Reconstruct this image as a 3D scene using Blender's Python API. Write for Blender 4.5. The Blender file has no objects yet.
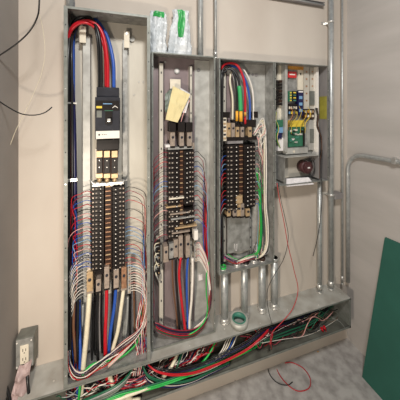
import bpy, bmesh, math, random
from mathutils import Vector, Matrix, noise
C = bpy.context.scene.collection
# ---------------------------------------------------------------- camera, world, lights, exposure
F = 235.6; YAW = math.radians(17.66); CAMD = 1.347; CAMZ = 1.70; HOR = 111.0
cd = bpy.data.cameras.new('camera'); cam = bpy.data.objects.new('camera', cd); C.objects.link(cam)
cam.location = (0, -CAMD, CAMZ); cam.rotation_euler = (math.pi/2, 0, -YAW)
cd.sensor_width = 36; cd.lens = 36*F/400; cd.shift_y = -(200-HOR)/400; cd.clip_start = .01
bpy.context.scene.camera = cam
sc = bpy.context.scene
sc.view_settings.view_transform = 'Standard'; sc.view_settings.look = 'None'
sc.view_settings.gamma = 1; sc.view_settings.use_curve_mapping = False
sc.view_settings.exposure = 0.0
w = bpy.data.worlds.new('room light'); sc.world = w; w.use_nodes = True
w.node_tree.nodes['Background'].inputs[0].default_value = (.80, .90, 1, 1)
w.node_tree.nodes['Background'].inputs[1].default_value = .10
def area(name, loc, target, size, power, col):
    l = bpy.data.lights.new(name, 'AREA'); l.size = size; l.energy = power; l.color = col
    o = bpy.data.objects.new(name, l); C.objects.link(o); o.location = loc
    o.rotation_euler = (Vector(target)-Vector(loc)).to_track_quat('-Z', 'Y').to_euler(); return o
area('work_lamp', (-.40, -1.40, 1.12), (.15, 0, .60), .12, 19, (1, .87, .72))
area('ceiling_lamp', (.15, -1.6, 2.98), (.95, -.3, .2), .26, 42, (1, .97, .93))

# ---------------------------------------------------------------- pixel helper: where a point of the photo lies, d metres in front of the back wall
def P(px, py, d=0.0):
    u = (px-200)/F; s, c = math.sin(YAW), math.cos(YAW)
    dx, dy = s+u*c, c-u*s; t = (CAMD-d)/dy
    return Vector((t*dx, -d, CAMZ+(HOR-py)*t/F))
def PX(px, X):                       # a point of the plane x = X at image column px -> its y
    u = (px-200)/F; s, c = math.sin(YAW), math.cos(YAW)
    t = X/(s+u*c); return t*(c-u*s)-CAMD, t
R = random.Random(7)

# ---------------------------------------------------------------- materials
MATS = {}
def mat(name, col, rough=.5, metal=0, var=.0, scale=20, bump=0, col2=None, trans=0, detail=4, spec=.5, alpha=1, stretch=None, lo=.35, hi=.65):
    m = bpy.data.materials.new(name); m.use_nodes = True; nt = m.node_tree; b = nt.nodes['Principled BSDF']
    b.inputs['Roughness'].default_value = rough; b.inputs['Metallic'].default_value = metal
    b.inputs['Specular IOR Level'].default_value = spec
    b.inputs['Transmission Weight'].default_value = trans; b.inputs['Alpha'].default_value = alpha
    c = (*col, 1)
    if col2 is None: c2 = tuple(max(0, x*(1-var)) for x in col)+(1,)
    else: c2 = (*col2, 1)
    tc = nt.nodes.new('ShaderNodeTexCoord'); n = nt.nodes.new('ShaderNodeTexNoise')
    n.inputs['Scale'].default_value = scale; n.inputs['Detail'].default_value = detail
    src = tc.outputs['Object']
    if stretch:
        mp = nt.nodes.new('ShaderNodeMapping'); mp.inputs['Scale'].default_value = stretch
        nt.links.new(src, mp.inputs[0]); src = mp.outputs[0]
    nt.links.new(src, n.inputs['Vector'])
    r = nt.nodes.new('ShaderNodeValToRGB'); r.color_ramp.elements[0].position = lo; r.color_ramp.elements[1].position = hi
    r.color_ramp.elements[0].color = c2; r.color_ramp.elements[1].color = c
    nt.links.new(n.outputs[0], r.inputs[0]); nt.links.new(r.outputs[0], b.inputs['Base Color'])
    if bump:
        bp = nt.nodes.new('ShaderNodeBump'); bp.inputs['Strength'].default_value = bump; bp.inputs['Distance'].default_value = .004
        nt.links.new(n.outputs[0], bp.inputs['Height']); nt.links.new(bp.outputs[0], b.inputs['Normal'])
    MATS[name] = m; return m
M = MATS
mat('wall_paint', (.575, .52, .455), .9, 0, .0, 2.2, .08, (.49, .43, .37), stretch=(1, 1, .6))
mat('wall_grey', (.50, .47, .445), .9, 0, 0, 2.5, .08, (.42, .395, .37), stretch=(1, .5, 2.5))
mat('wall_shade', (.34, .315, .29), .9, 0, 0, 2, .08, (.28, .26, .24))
mat('concrete', (.43, .415, .40), .85, 0, 0, 17, .6, (.25, .235, .225), detail=14, lo=.3, hi=.62)
mat('galv', (.40, .40, .385), .5, .4, .0, 26, .05, (.24, .24, .225))
mat('galv_light', (.52, .52, .49), .5, .3, 0, 18, .05, (.38, .375, .35))
mat('galv_warm', (.57, .54, .47), .6, .15, 0, 9, .05, (.46, .43, .37), stretch=(1, 1, .3))
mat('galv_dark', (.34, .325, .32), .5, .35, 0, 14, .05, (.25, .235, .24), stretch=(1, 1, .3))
mat('galv_plum', (.29, .235, .235), .5, .3, 0, 10, .05, (.20, .155, .16), stretch=(1, 1, .3))
mat('flange_grey', (.25, .26, .24), .55, .3, 0, 30, .05, (.18, .19, .17))
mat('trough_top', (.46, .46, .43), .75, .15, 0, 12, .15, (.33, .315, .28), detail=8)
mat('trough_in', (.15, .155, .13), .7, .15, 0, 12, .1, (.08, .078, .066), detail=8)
mat('conduit', (.58, .60, .59), .38, .6, 0, 40, .03, (.44, .46, .46))
mat('steel', (.7, .69, .66), .35, .7, .15, 30)
mat('copper', (.46, .26, .15), .42, .4, 0, 60, .05, (.28, .14, .08))
mat('brass', (.62, .44, .25), .42, .4, .25, 60)
mat('lug_pale', (.50, .41, .34), .4, .5, .25, 60)
mat('transformer_brown', (.07, .022, .024), .5, 0, .2, 30)
mat('black_plastic', (.018, .014, .013), .42, 0, .3, 30, spec=.22)
mat('charcoal', (.030, .031, .040), .5, 0, .3, 30, spec=.22)
mat('brown_dark', (.045, .022, .015), .5, 0, .3, 30, spec=.22)
mat('mark_grey', (.38, .33, .28), .6, 0, .1, 30)
mat('white_print', (.80, .76, .70), .6, 0, .06, 30)
mat('cream', (.72, .66, .54), .6, 0, .12, 30)
mat('yellow', (.75, .56, .06), .55, 0, .1, 30)
mat('yellow_paper', (.70, .60, .32), .8, 0, .10, 9)
mat('paper', (.78, .75, .74), .85, 0, .1, 10)
mat('red_print', (.62, .03, .03), .5, 0, .1, 30)
mat('orange_print', (.72, .33, .05), .5, 0, .35, 50)
mat('pcb_green', (.03, .16, .09), .5, 0, .3, 50)
mat('bag_film', (.64, .66, .67), .4, 0, 0, 16, .5, (.42, .46, .49), spec=.4, stretch=(1, 1, .35))
mat('bag_green', (.03, .36, .08), .4, 0, .3, 14, .3)
mat('green_board', (.022, .115, .085), .85, 0, .12, 6)
mat('green_ring', (.05, .22, .16), .5, 0, .2, 30)
mat('ring_grey', (.55, .55, .50), .55, .3, .2, 30)
mat('pink_film', (.42, .31, .30), .45, 0, .2, 18, .3)
mat('tape_green', (.04, .38, .12), .5, 0, .1, 30)
mat('tape_orange', (.85, .42, .03), .5, 0, .1, 30)
mat('box_grey', (.20, .21, .19), .5, .35, .25, 30)
mat('foam', (.80, .78, .80), .9, 0, .15, 18, .5)
WC = {'black': (.008, .008, .009), 'red': (.50, .008, .018), 'blue': (.02, .085, .40), 'navy': (.007, .008, .06),
      'white': (.78, .73, .66), 'pink': (.72, .36, .33), 'green': (.02, .42, .07), 'dark green': (.012, .12, .06),
      'maroon': (.26, .015, .04), 'brown': (.16, .075, .04), 'cream': (.74, .68, .52), 'grey': (.32, .33, .32),
      'light blue': (.18, .36, .58), 'yellow': (.78, .55, .05), 'orange': (.65, .22, .05), 'olive': (.10, .13, .10)}
for k, c in WC.items(): mat('wire '+k, c, .38, 0, .12, 60)

# ---------------------------------------------------------------- mesh builder
class B:
    def __init__(s, o=(0, 0, 0)): s.bm = bmesh.new(); s.o = Vector(o)
    def box(s, a, b, bev=0):
        a = Vector(a)-s.o; b = Vector(b)-s.o
        lo = Vector([min(a[i], b[i]) for i in range(3)]); hi = Vector([max(a[i], b[i]) for i in range(3)])
        m = Matrix.Translation((lo+hi)/2) @ Matrix.Diagonal((*(hi-lo), 1))
        r = bmesh.ops.create_cube(s.bm, size=1, matrix=m)
        if bev:
            es = {e for v in r['verts'] for e in v.link_edges}
            bmesh.ops.bevel(s.bm, geom=list(es), offset=bev, segments=2, affect='EDGES', profile=.7)
        return s
    def obox(s, c, ux, uy, uz, bev=0):     # oriented box: centre, half axes
        c = Vector(c)-s.o
        m = Matrix((( *(Vector(ux)*2), 0), (*(Vector(uy)*2), 0), (*(Vector(uz)*2), 0), (0, 0, 0, 1))).transposed()
        m.translation = c
        r = bmesh.ops.create_cube(s.bm, size=1, matrix=m)
        if bev:
            es = {e for v in r['verts'] for e in v.link_edges}
            bmesh.ops.bevel(s.bm, geom=list(es), offset=bev, segments=2, affect='EDGES')
        return s
    def sweep(s, pts, r, n=6, taper=None, flat=1):
        pts = [Vector(p)-s.o for p in pts]
        rings = []; N = len(pts); up = Vector((0, -1, 0)); prev = None
        for i, p in enumerate(pts):
            t = (pts[min(i+1, N-1)]-pts[max(i-1, 0)])
            if t.length < 1e-7: t = Vector((0, 0, 1))
            t.normalize()
            a = prev if prev is not None else (up if abs(t.dot(up)) < .95 else Vector((1, 0, 0)))
            a = (a-t*a.dot(t))
            if a.length < 1e-5: a = Vector((1, 0, 0))-t*t.x
            a.normalize(); b = t.cross(a); prev = a
            rr = r*(taper(i/(N-1)) if taper else 1)
            rings.append([s.bm.verts.new(p+a*math.cos(2*math.pi*k/n)*rr*flat+b*math.sin(2*math.pi*k/n)*rr) for k in range(n)])
        for i in range(N-1):
            for k in range(n):
                f = s.bm.faces.new((rings[i][k], rings[i][(k+1) % n], rings[i+1][(k+1) % n], rings[i+1][k])); f.smooth = True
        s.bm.faces.new(rings[0][::-1]); s.bm.faces.new(rings[-1]); return s
    def cyl(s, a, b, r, n=16): return s.sweep([a, b], r, n)
    def pipe(s, a, b, ro, ri, n=28):       # hollow ring
        a = Vector(a)-s.o; b = Vector(b)-s.o; t = (b-a).normalized()
        x = t.orthogonal().normalized(); y = t.cross(x)
        L = []
        for c, r in ((a, ro), (b, ro), (b, ri), (a, ri)):
            L.append([s.bm.verts.new(c+(x*math.cos(2*math.pi*k/n)+y*math.sin(2*math.pi*k/n))*r) for k in range(n)])
        for i in range(4):
            for k in range(n):
                f = s.bm.faces.new((L[i][k], L[i][(k+1) % n], L[(i+1) % 4][(k+1) % n], L[(i+1) % 4][k])); f.smooth = i in (0, 2)
        return s
    def poly(s, pts, th):                  # prism of a polygon, extruded by vector th
        th = Vector(th); v = [s.bm.verts.new(Vector(p)-s.o) for p in pts]; v2 = [s.bm.verts.new(x.co+th) for x in v]
        s.bm.faces.new(v); s.bm.faces.new(v2[::-1]); n = len(v)
        for i in range(n): s.bm.faces.new((v[i], v2[i], v2[(i+1) % n], v[(i+1) % n]))
        return s
    def ball(s, c, r, sc_=(1, 1, 1), sub=2, nz=0):
        m = Matrix.Translation(Vector(c)-s.o) @ Matrix.Diagonal((r*sc_[0], r*sc_[1], r*sc_[2], 1))
        q = bmesh.ops.create_icosphere(s.bm, subdivisions=sub, radius=1, matrix=m)
        for v in q['verts']:
            if nz: v.co += v.co.normalized()*0 + noise.noise_vector(v.co*60)*nz
            for f in v.link_faces: f.smooth = True
        return s
    def build(s, name, m, parent=None):
        bmesh.ops.recalc_face_normals(s.bm, faces=s.bm.faces)
        me = bpy.data.meshes.new(name); s.bm.to_mesh(me); s.bm.free()
        me.materials.append(M[m] if isinstance(m, str) else m)
        o = bpy.data.objects.new(name, me); C.objects.link(o)
        if parent is not None: o.parent = parent
        else: o.location = s.o
        return o
def tag(o, label, cat, group=None):
    o['label'] = label; o['category'] = cat
    if group: o['group'] = group
    return o
def thing(name, label, cat, loc=(0, 0, 0), group=None):
    o = bpy.data.objects.new(name, None); o.empty_display_size = .02; C.objects.link(o); o.location = loc
    return tag(o, label, cat, group)
def struct(o): o['kind'] = 'structure'; return o
def dup(root):
    r = root.copy(); C.objects.link(r)
    for ch in list(root.children):
        c = ch.copy(); C.objects.link(c); c.parent = r
        for g in list(ch.children):
            d = g.copy(); C.objects.link(d); d.parent = c
    return r
ORD = 'topmost second third fourth fifth sixth seventh eighth ninth tenth eleventh twelfth thirteenth fourteenth fifteenth sixteenth seventeenth eighteenth nineteenth twentieth'.split()

def spline(pts, step=.012):
    pts = [Vector(p) for p in pts]; out = []
    q = [pts[0]*2-pts[1]]+pts+[pts[-1]*2-pts[-2]]
    for i in range(1, len(q)-2):
        p0, p1, p2, p3 = q[i-1:i+3]; n = max(2, min(14, int((p2-p1).length/step)))
        for k in range(n):
            t = k/n
            out.append(.5*((2*p1)+(p2-p0)*t+(2*p0-5*p1+4*p2-p3)*t*t+(3*p1-p0-3*p2+p3)*t**3))
    out.append(pts[-1]); return out
NW = [0]
def wire(pts, r, col, name, label, cat='wire', group=None, px=True):
    w_ = [P(*p) if px else Vector(p) for p in pts]
    o = w_[0].copy(); b = B(o); b.sweep(spline(w_), r, 10 if r > .004 else 6)
    NW[0] += 1
    return tag(b.build(name, 'wire '+col if 'wire '+col in M else col, None), label, cat, group)

# ---------------------------------------------------------------- the setting
XL, XR = -.489, 1.585
struct(B().box((XL-.1, 0, -.02), (XR+.1, .1, 3.2)).build('wall_back', 'wall_paint'))
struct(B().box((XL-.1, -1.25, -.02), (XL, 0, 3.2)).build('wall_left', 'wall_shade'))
struct(B().box((XR, -3.2, -.02), (XR+.1, 0, 3.2)).build('wall_right', 'wall_grey'))
struct(B().box((XL-.9, -3.4, -.1), (XR+.1, .1, 0)).build('floor', 'concrete'))

# ---------------------------------------------------------------- wireway trough along the foot of the wall
GT, GB, GX0, GX1, GD = .447, .252, -.445, 1.440, .150
t0 = .0025
g = thing('cable_trough', 'long grey steel wiring trough fixed low along the wall, open front full of wires', 'cable trough', (GX0, 0, GB))
o = g.location
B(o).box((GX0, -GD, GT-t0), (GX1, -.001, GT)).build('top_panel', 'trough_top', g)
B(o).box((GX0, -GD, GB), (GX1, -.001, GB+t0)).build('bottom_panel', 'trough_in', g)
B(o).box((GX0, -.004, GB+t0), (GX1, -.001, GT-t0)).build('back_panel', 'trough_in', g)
B(o).box((GX0, -GD, GB+t0), (GX0+t0, -.004, GT-t0)).build('end_panel', 'flange_grey', g)
B(o).box((GX1-t0, -GD, GB+t0), (GX1, -.004, GT-t0)).build('end_panel', 'flange_grey', g)
b = B(o); b.box((GX0, -GD-.002, GT-.007), (GX1, -GD, GT+.0003)); b.box((GX0, -GD-.002, GB), (GX1, -GD, GB+.011)); b.box((GX1-.012, -GD-.002, GB), (GX1+.0003, -GD, GT))
b.build('front_lip', 'flange_grey', g)
for i in range(9):
    x = GX0+.13+i*.215
    B(o).cyl((x, -.10-.03*(i % 2), GT-.001), (x, -.10-.03*(i % 2), GT+.0015), .004, 10).build('screw', 'steel', g)

# ---------------------------------------------------------------- enclosures
def cabinet(x0, x1, z0, z1, d, label, inmat, sidemat, fl=.016, topk=(), flm='flange_grey'):
    t = thing('electrical_cabinet', label, 'cabinet', (x0, 0, z0)); o = t.location; k = .002
    B(o).box((x0+k, -.004, z0+k), (x1-k, -.0015, z1-k)).build('back_panel', inmat, t)
    for a in (x0, x1-k): B(o).box((a, -d, z0), (a+k, -.0015, z1)).build('side_panel', sidemat, t)
    B(o).box((x0+k, -d, z1-k), (x1-k, -.0015, z1)).build('top_panel', 'galv', t)
    B(o).box((x0+k, -d, z0), (x1-k, -.0015, z0+k)).build('bottom_panel', 'galv', t)
    b = B(o); e = d+.002
    b.box((x0, -e, z0), (x0+fl, -d, z1)); b.box((x1-fl, -e, z0), (x1, -d, z1))
    b.box((x0+fl, -e, z1-fl*.7), (x1-fl, -d, z1)); b.box((x0+fl, -e, z0), (x1-fl, -d, z0+fl*.9))
    fr = b.build('front_flange', flm, t)
    for s in (x0+fl*.5, x1-fl*.5):
        for q in range(12):
            z = z0+(z1-z0)*(q+.4)/12
            B(o).cyl((s, -e-.0012, z), (s, -e, z), .0028, 8).build('screw', 'charcoal' if q % 3 else 'steel', fr)
    for (kx, kd, kr) in topk:
        B(o).cyl((kx, -kd, z1-.0045), (kx, -kd, z1-k), kr, 16).build('knockout', 'galv_dark', t)
    return t
C1 = (P(63.7, 0, .15).x, P(150.3, 0, .15).x, .449, 2.175, .150)
C2 = (.1315, .487, .449, 2.008, .102)
C3 = (.509, .876, .765, 2.002, .102)
C4 = (.880, 1.300, 1.233, 2.003, .102)
cab1 = cabinet(*C1, 'tallest grey steel electrical cabinet with open front and one large black main breaker', 'galv_warm', 'galv_light',
               topk=[(C1[0]+.14, .06, .012), (C1[0]+.2, .10, .008), (C1[0]+.27, .07, .012)])
cab2 = cabinet(*C2, 'open steel electrical cabinet in the middle, holding a folded yellow paper', 'galv_plum', 'galv_light', .009, topk=[(C2[0]+.1, .05, .01), (C2[0]+.2, .05, .01), (C2[0]+.27, .05, .014)])
cab3 = cabinet(*C3, 'short open steel electrical cabinet standing above four pipe stubs', 'galv_light', 'galv', .008)
cab4 = cabinet(*C4, 'small open control cabinet with circuit boards, mounted high beside tall conduits', 'galv', 'galv_dark', .007)

def rail(cab, px0, px1, y0, y1, d0, d1, m='galv_light', name='mounting_rail', holes=True):
    a = P(px0, y0, d1); c = P(px1, y1, d1); o = cab.location
    b = B(o); b.box((a.x, -d1, a.z), (c.x, -d1+.002, P(px0, y1, d1).z)); b.box((a.x, -d1, a.z), (a.x+.002, -d0, P(px0, y1, d1).z)); b.box((c.x-.002, -d1, a.z), (c.x, -d0, P(px0, y1, d1).z))
    r = b.build(name, m, cab)
    if holes:
        n = 14; z0, z1 = P(px0, y1, d1).z, a.z
        for i in range(n):
            z = z0+(z1-z0)*(i+.5)/n; xm = (a.x+c.x)/2
            B(o).box((xm-.003, -d1-.0006, z-.006), (xm+.003, -d1, z+.006)).build('slot', 'charcoal', r)
    return r
# tall cabinet rails and hanging brackets
rail(cab1, 82.5, 90.5, 36, 352, .004, .035, 'galv_light', holes=False)
rail(cab1, 122.5, 127.5, 40, 352, .004, .035, 'galv', holes=False)
for (a, b_, y0, y1) in ((79.5, 86, 26, 43), (124, 129.5, 31, 48)):
    p, q = P(a, y0, .05), P(b_, y1, .05); o_ = cab1.location
    k = B(o_).box((p.x, -.052, p.z), (q.x, -.046, q.z), .0015).box((p.x, -.047, q.z), (p.x+.003, -.004, q.z+.03)).build('hanging_bracket', 'cream', cab1)
    B(o_).cyl(((p.x+q.x)/2, -.055, p.z-.012), ((p.x+q.x)/2, -.052, p.z-.012), .006, 12).build('bolt', 'steel', k)
p = P(132, 39, .012); B(cab1.location).cyl((p.x, -.014, p.z), (p.x, -.004, p.z), .014, 20).build('knockout', 'galv_light', cab1)
for (px, py) in ((89, 84), (125, 83), (139, 82), (143, 82), (134, 95)):
    f_ = .004 if px > 130 else .034; p = P(px, py, f_+.004); B(cab1.location).cyl((p.x, -f_-.004, p.z), (p.x, -f_, p.z), .0035, 10).build('bolt', 'steel', cab1)
p = P(77, 296, .008); q = P(143, 372, .008); B(cab1.location).box((p.x, -.010, P(100, 296, .008).z), (q.x, -.0045, C1[2]+.004)).build('lower_shade_plate', 'galv_dark', cab1)  # dark plate added to stand for the shade low behind the cables
# middle cabinet
rail(cab2, 159, 163.5, 63, 330, .004, .03, 'galv_warm'); rail(cab2, 189.5, 192.5, 66, 330, .004, .03, 'galv_warm')
p = P(194.5, 60, .006); q = P(212, 330, .006); B(cab2.location).box((p.x, -.008, p.z), (q.x, -.004, q.z)).build('cover_plate', 'galv_light', cab2)
p = P(170, 79, .03); q = P(180.5, 89, .03); B(cab2.location).box((p.x, -.032, p.z), (q.x, -.028, q.z), .001).build('name_plate', 'cream', cab2)
for (px, py, r_) in ((177, 71, .016), (198.5, 70, .012), (152, 68, .012), (165, 62, .007)):
    p = P(px, py, .01); k = B(cab2.location).cyl((p.x, -.010, p.z), (p.x, -.004, p.z), r_, 20).build('knockout', 'galv', cab2)
    B(cab2.location).cyl((p.x, -.0112, p.z), (p.x, -.010, p.z), r_*.6, 16).build('knockout_centre', 'paper' if px == 177 else 'galv_dark', k)
# short cabinet
rail(cab3, 222.5, 226, 66, 262, .004, .03, 'galv_warm'); rail(cab3, 249.5, 251.5, 125, 262, .004, .03, 'galv')
p = P(226.6, 75, .010); q = P(233, 262, .010); B(cab3.location).box((p.x, -.012, p.z), (q.x, -.004, q.z)).build('backing_strip', 'galv_plum', cab3)
for (px, py, r_) in ((249, 74, .008), (253, 74.5, .008), (256.5, 75, .010), (269, 74, .012)):
    p = P(px, py, .01); B(cab3.location).cyl((p.x, -.008, p.z), (p.x, -.004, p.z), r_, 18).build('knockout', 'galv_warm' if px > 265 else 'galv_dark', cab3)

# ---------------------------------------------------------------- conduits
def conduit(px, y0, z_bottom, d, r, label, y_is_z=False, couple=(), grp=None, straps=()):
    top = P(px, y0, d); x = top.x; z1 = y0 if y_is_z else top.z
    t = thing('conduit', label, 'conduit', (x, -d, z_bottom), grp); o = t.location
    B(o).cyl((x, -d, z_bottom), (x, -d, z1), r, 24).build('pipe', 'conduit', t)
    for z in couple:
        B(o).cyl((x, -d, z), (x, -d, z+.035), r*1.22, 24).build('coupling', 'steel', t)
    B(o).cyl((x, -d, z_bottom), (x, -d, z_bottom+.008), r*1.45, 8).build('locknut', 'steel', t)
    for z in straps:
        b = B(o); b.box((x-r*2.6, -.004, z), (x+r*2.6, -.001, z+.018)); b.pipe((x, -d, z), (x, -d, z+.018), r*1.18, r*1.0)
        if d-r > .005: b.box((x-r*.5, -d+r*.9, z), (x+r*.5, -.003, z+.018))
        b.build('strap', 'steel', t)
    return t
ZT = 2.9
conduit(70.5, ZT, C1[3], .06, .020, 'wide conduit dropping into the top of the tallest cabinet', True)
conduit(200.5, ZT, C2[3], .05, .0165, 'wide conduit entering the middle cabinet top, beside a thinner one', True)
conduit(215.6, ZT, C2[3], .05, .0085, 'thin bright conduit entering the middle cabinet top corner', True, couple=(2.02,))
conduit(331, ZT, GT, .045, .0165, 'thickest full-height conduit running down past the control cabinet', True, couple=(.47,), straps=(2.32, 1.1))
conduit(319.6, C4[2], GT, .045, .0145, 'conduit rising from the trough to the underside of the control cabinet', True, couple=(.47,))
conduit(342.2, ZT, GT, .035, .0065, 'slim full-height conduit just left of the room corner', True, couple=(.47,))
for i, (px, lab) in enumerate(((224.5, 'first pipe stub under the short cabinet, nearest the middle cabinet'), (244.3, 'pipe stub under the short cabinet, rising behind the loose grey ring'),
                               (262, 'third pipe stub under the short cabinet, right of the grey ring'), (274.3, 'last pipe stub under the short cabinet, farthest along the trough'))):
    t = conduit(px, C3[2], GT, .055, .022 if i != 1 else .021, lab, True, grp='pipe stubs under the short cabinet')
    x = P(px, 300, .055).x; o = t.location
    B(o).cyl((x, -.055, GT), (x, -.055, GT+.03), .0265, 24).build('coupling', 'steel', t)
    B(o).cyl((x, -.055, C3[2]-.02), (x, -.055, C3[2]), .0265, 8).build('locknut', 'steel', t)
# bent conduit: up beside the corner and along the right wall
xb = XR-.016; pv = Vector((xb-.006, -.035, 0)); zb = P(345.5, 153.5, .03).z
pts = [(xb-.012, -.03, GT+.0), (xb-.012, -.03, zb-.16)]
for k in range(9):
    a = k/8*math.pi/2; pts.append((xb-.012+.008*k/8, -.03-.11*(1-math.cos(a)), zb-.11+.11*math.sin(a)))
pts += [(xb, -.6, zb+.005), (xb, -1.2, zb+.005)]
t = thing('conduit', 'bent conduit rising from the trough and turning along the grey side wall', 'conduit', pts[0])
B(t.location).sweep(pts, .0130, 18).build('pipe', 'conduit', t)
p = Vector((xb, -.34, zb+.005)); B(t.location).box(p+Vector((-.016, -.012, -.018)), p+Vector((.016, .012, .018)), .003).build('strap', 'steel', t)
p, q = P(334.5, 194, .06), P(341.5, 198, .05)
tag(B(p).box((p.x, -.062, q.z), (q.x, -.002, p.z), .002).build('conduit_clamp', 'galv_dark'), 'small dark clamp joining the thickest and slim full-height conduits', 'clamp')
# steel channel high on the wall
p, q = P(255, 2, .03), P(326, 6, .03)
z = P(322, 3.5, .03).z
t = thing('strut_channel', 'dark slotted steel channel fixed high on the wall beside the thick conduit', 'channel', (p.x, 0, z))
B(t.location).box((p.x, -.03, z-.012), (q.x-.01, -.001, z-.009)).box((p.x, -.03, z+.009), (q.x-.01, -.001, z+.012)).box((p.x, -.004, z-.012), (q.x-.01, -.001, z+.012)).build('channel', 'galv_dark', t)
B(t.location).cyl((p.x, -.022, z-.003), (q.x-.012, -.022, z-.003), .008, 14).build('pipe', 'conduit', t)

# loose ring
p = P(239, 318.5, .095); t = thing('conduit_bushing', 'loose grey ring with green lining lying on the trough', 'bushing', (p.x, -.095, GT))
B(t.location).pipe((p.x, -.095, GT), (p.x, -.095, GT+.034), .051, .041, 32).build('ring', 'ring_grey', t)
B(t.location).pipe((p.x, -.095, GT+.001), (p.x, -.095, GT+.036), .0405, .034, 32).build('lining', 'green_ring', t)

# ---------------------------------------------------------------- breakers
def breaker_proto(W, H, D, left=True):
    t = thing('circuit_breaker', '', 'circuit breaker')
    B().box((0, -D, -H*.47), (W, 0, H*.47), .0012).build('body', 'black_plastic', t)
    B().box((W*.68, -D-.009, -H*.22), (W*.80, -D+.001, H*.24), .001).build('toggle', 'black_plastic', t)
    B().box((W*.70, -D-.0098, -H*.08), (W*.78, -D-.009, H*.12)).build('toggle_mark', 'white_print', t)
    B().cyl((W*.13, -D-.0025, 0), (W*.13, -D+.001, 0), H*.16, 10).build('screw', 'lug_pale', t)
    B().box((W*.32, -D-.0006, -H*.16), (W*.45, -D+.0005, H*.08)).build('rating_mark', 'mark_grey', t)
    return t
def column(cabname, xs, ys, front, D, side, tilt=0, skip=()):
    x0, x1 = xs; n = len(ys)
    a, c = P(x0, ys[0], front), P(x1, ys[0], front); W = c.x-a.x
    H = (P(x0, ys[0], front).z-P(x0, ys[1], front).z)
    proto = breaker_proto(W, H, D)
    out = []
    k = 0
    for i, y in enumerate(ys):
        if i in skip: out.append(None); continue
        br = proto if k == 0 else dup(proto); k += 1
        z = P((x0+x1)/2, y, front).z
        if side == 'left': br.location = (a.x, -front+D, z)
        else: br.location = (c.x, -front+D, z); br.rotation_euler = (0, math.pi, 0)
        br['label'] = f'black circuit breaker in the {side} column of {cabname}, {ORD[i]} down'.replace('topmost down', 'topmost')
        br['group'] = f'breakers in the {side} column of {cabname}'
        out.append(br.location.copy())
    return H
def rows(y0, y1, n): return [y0+(y1-y0)*(i+.5)/n for i in range(n)]
T1, T2, T3 = 'the tallest cabinet', 'the middle cabinet', 'the short cabinet'
Y1 = rows(186.5, 270, 19); Y2 = rows(150.5, 238, 18); Y3 = rows(145, 211, 15)
column(T1, (91.5, 104), Y1, .095, .05, 'left'); column(T1, (112.5, 125), Y1, .095, .05, 'right')
column(T2, (168, 179.5), Y2, .085, .045, 'left'); column(T2, (184, 194), Y2, .085, .045, 'right', skip=(11, 15, 16, 17))
column(T3, (226.5, 239), Y3, .085, .045, 'left'); column(T3, (244, 255.5), Y3, .085, .045, 'right', skip=(14,))

def chassis(label, x0, x1, xm0, xm1, y0, y1, front, D, spine='brown_dark'):
    """panelboard frame behind and between the breakers"""
    a, b_ = P(x0, y0, front-D), P(x1, y1, front-D); xm = P((x0+x1)/2, y0, front)
    z1, z0 = P((x0+x1)/2, y0, front).z, P((x0+x1)/2, y1, front).z
    t = thing('panelboard', label, 'panelboard', (a.x, -front+D, z0)); o = t.location
    B(o).box((a.x, -front+D, z0), (b_.x, -.006, z1)).build('frame', 'black_plastic', t)
    m0, m1 = P(xm0, y0, front-.008).x, P(xm1, y0, front-.008).x
    B(o).box((m0, -front+.016, z0), (m1, -front+D, z1)).build('busbar', spine, t)
    n = int((y1-y0)/4.4)
    for i in range(n):
        z = z0+(z1-z0)*(i+.5)/n
        k = B(o).box((m0+.002, -front+.010, z-.0024), (m1-.004, -front+.017, z+.0024), .0008).build('bus_finger', 'brass' if i % 3 == 0 else 'copper', t)
    return t
pb1 = chassis('tall panelboard frame with copper centre bus below the main breaker', 92, 124.5, 105, 111.5, 185, 272, .095, .05)
pb2 = chassis('panelboard frame of the middle cabinet with pale lugs along its foot', 168.5, 193.5, 179.8, 183.6, 150, 240, .085, .045, 'brown_dark')
pb3 = chassis('panelboard frame of the short cabinet, bare steel plate beneath', 227, 255, 239.3, 243.6, 144.5, 212, .085, .045, 'brown_dark')

def lug(par, px, y0, y1, wpx, d0, d1, m='lug_pale', cap='black_plastic', base=True):
    a, b_ = P(px-wpx/2, y0, d1), P(px+wpx/2, y1, d1); o = par.location
    k = B(o).box((a.x, -d1, a.z), (b_.x, -d0, b_.z), .0015).build('lug', m, par)
    w_ = b_.x-a.x
    zc = a.z*.62+b_.z*.38
    B(o).cyl(((a.x+b_.x)/2, -d1-.004, zc), ((a.x+b_.x)/2, -d1+.001, zc), w_*.28, 12).build('lug_screw', 'charcoal', k)
    if base:
        B(o).box((a.x-.002, -d1+.004, b_.z-.012), (b_.x+.002, -d0-.002, b_.z+.003), .001).build('lug_base', cap, k)
    return k

# main breaker of the tallest cabinet
a = P(95, 88, .125); c = P(119.5, 150, .125)
mb = thing('main_breaker', 'large black main breaker with grey handle and white strip, at top of tallest cabinet', 'circuit breaker', ((a.x+c.x)/2, -.12, c.z)); o = mb.location
def PB(x0, y0, x1, y1, d0, d1, name, m, par=mb, bev=.001, org=None):
    p, q = P(x0, y0, d1), P(x1, y1, d1); zb_ = P(x0, y1, d1).z
    return B(par.location if org is None else org).box((p.x, -d1, p.z), (q.x, -d0, zb_), bev).build(name, m, par)
body = PB(95, 97, 119.8, 139.5, .03, .118, 'body', 'charcoal', bev=.003)
PB(96.5, 87, 119, 97, .03, .100, 'top_terminal_cover', 'charcoal', bev=.002)
PB(96.5, 140, 119, 150.5, .03, .095, 'bottom_terminal_cover', 'black_plastic', bev=.002)
PB(96, 100.5, 119, 110.5, .118, .121, 'upper_face', 'black_plastic')
PB(96.3, 106, 102, 108.3, .121, .122, 'yellow_label', 'yellow')
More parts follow.
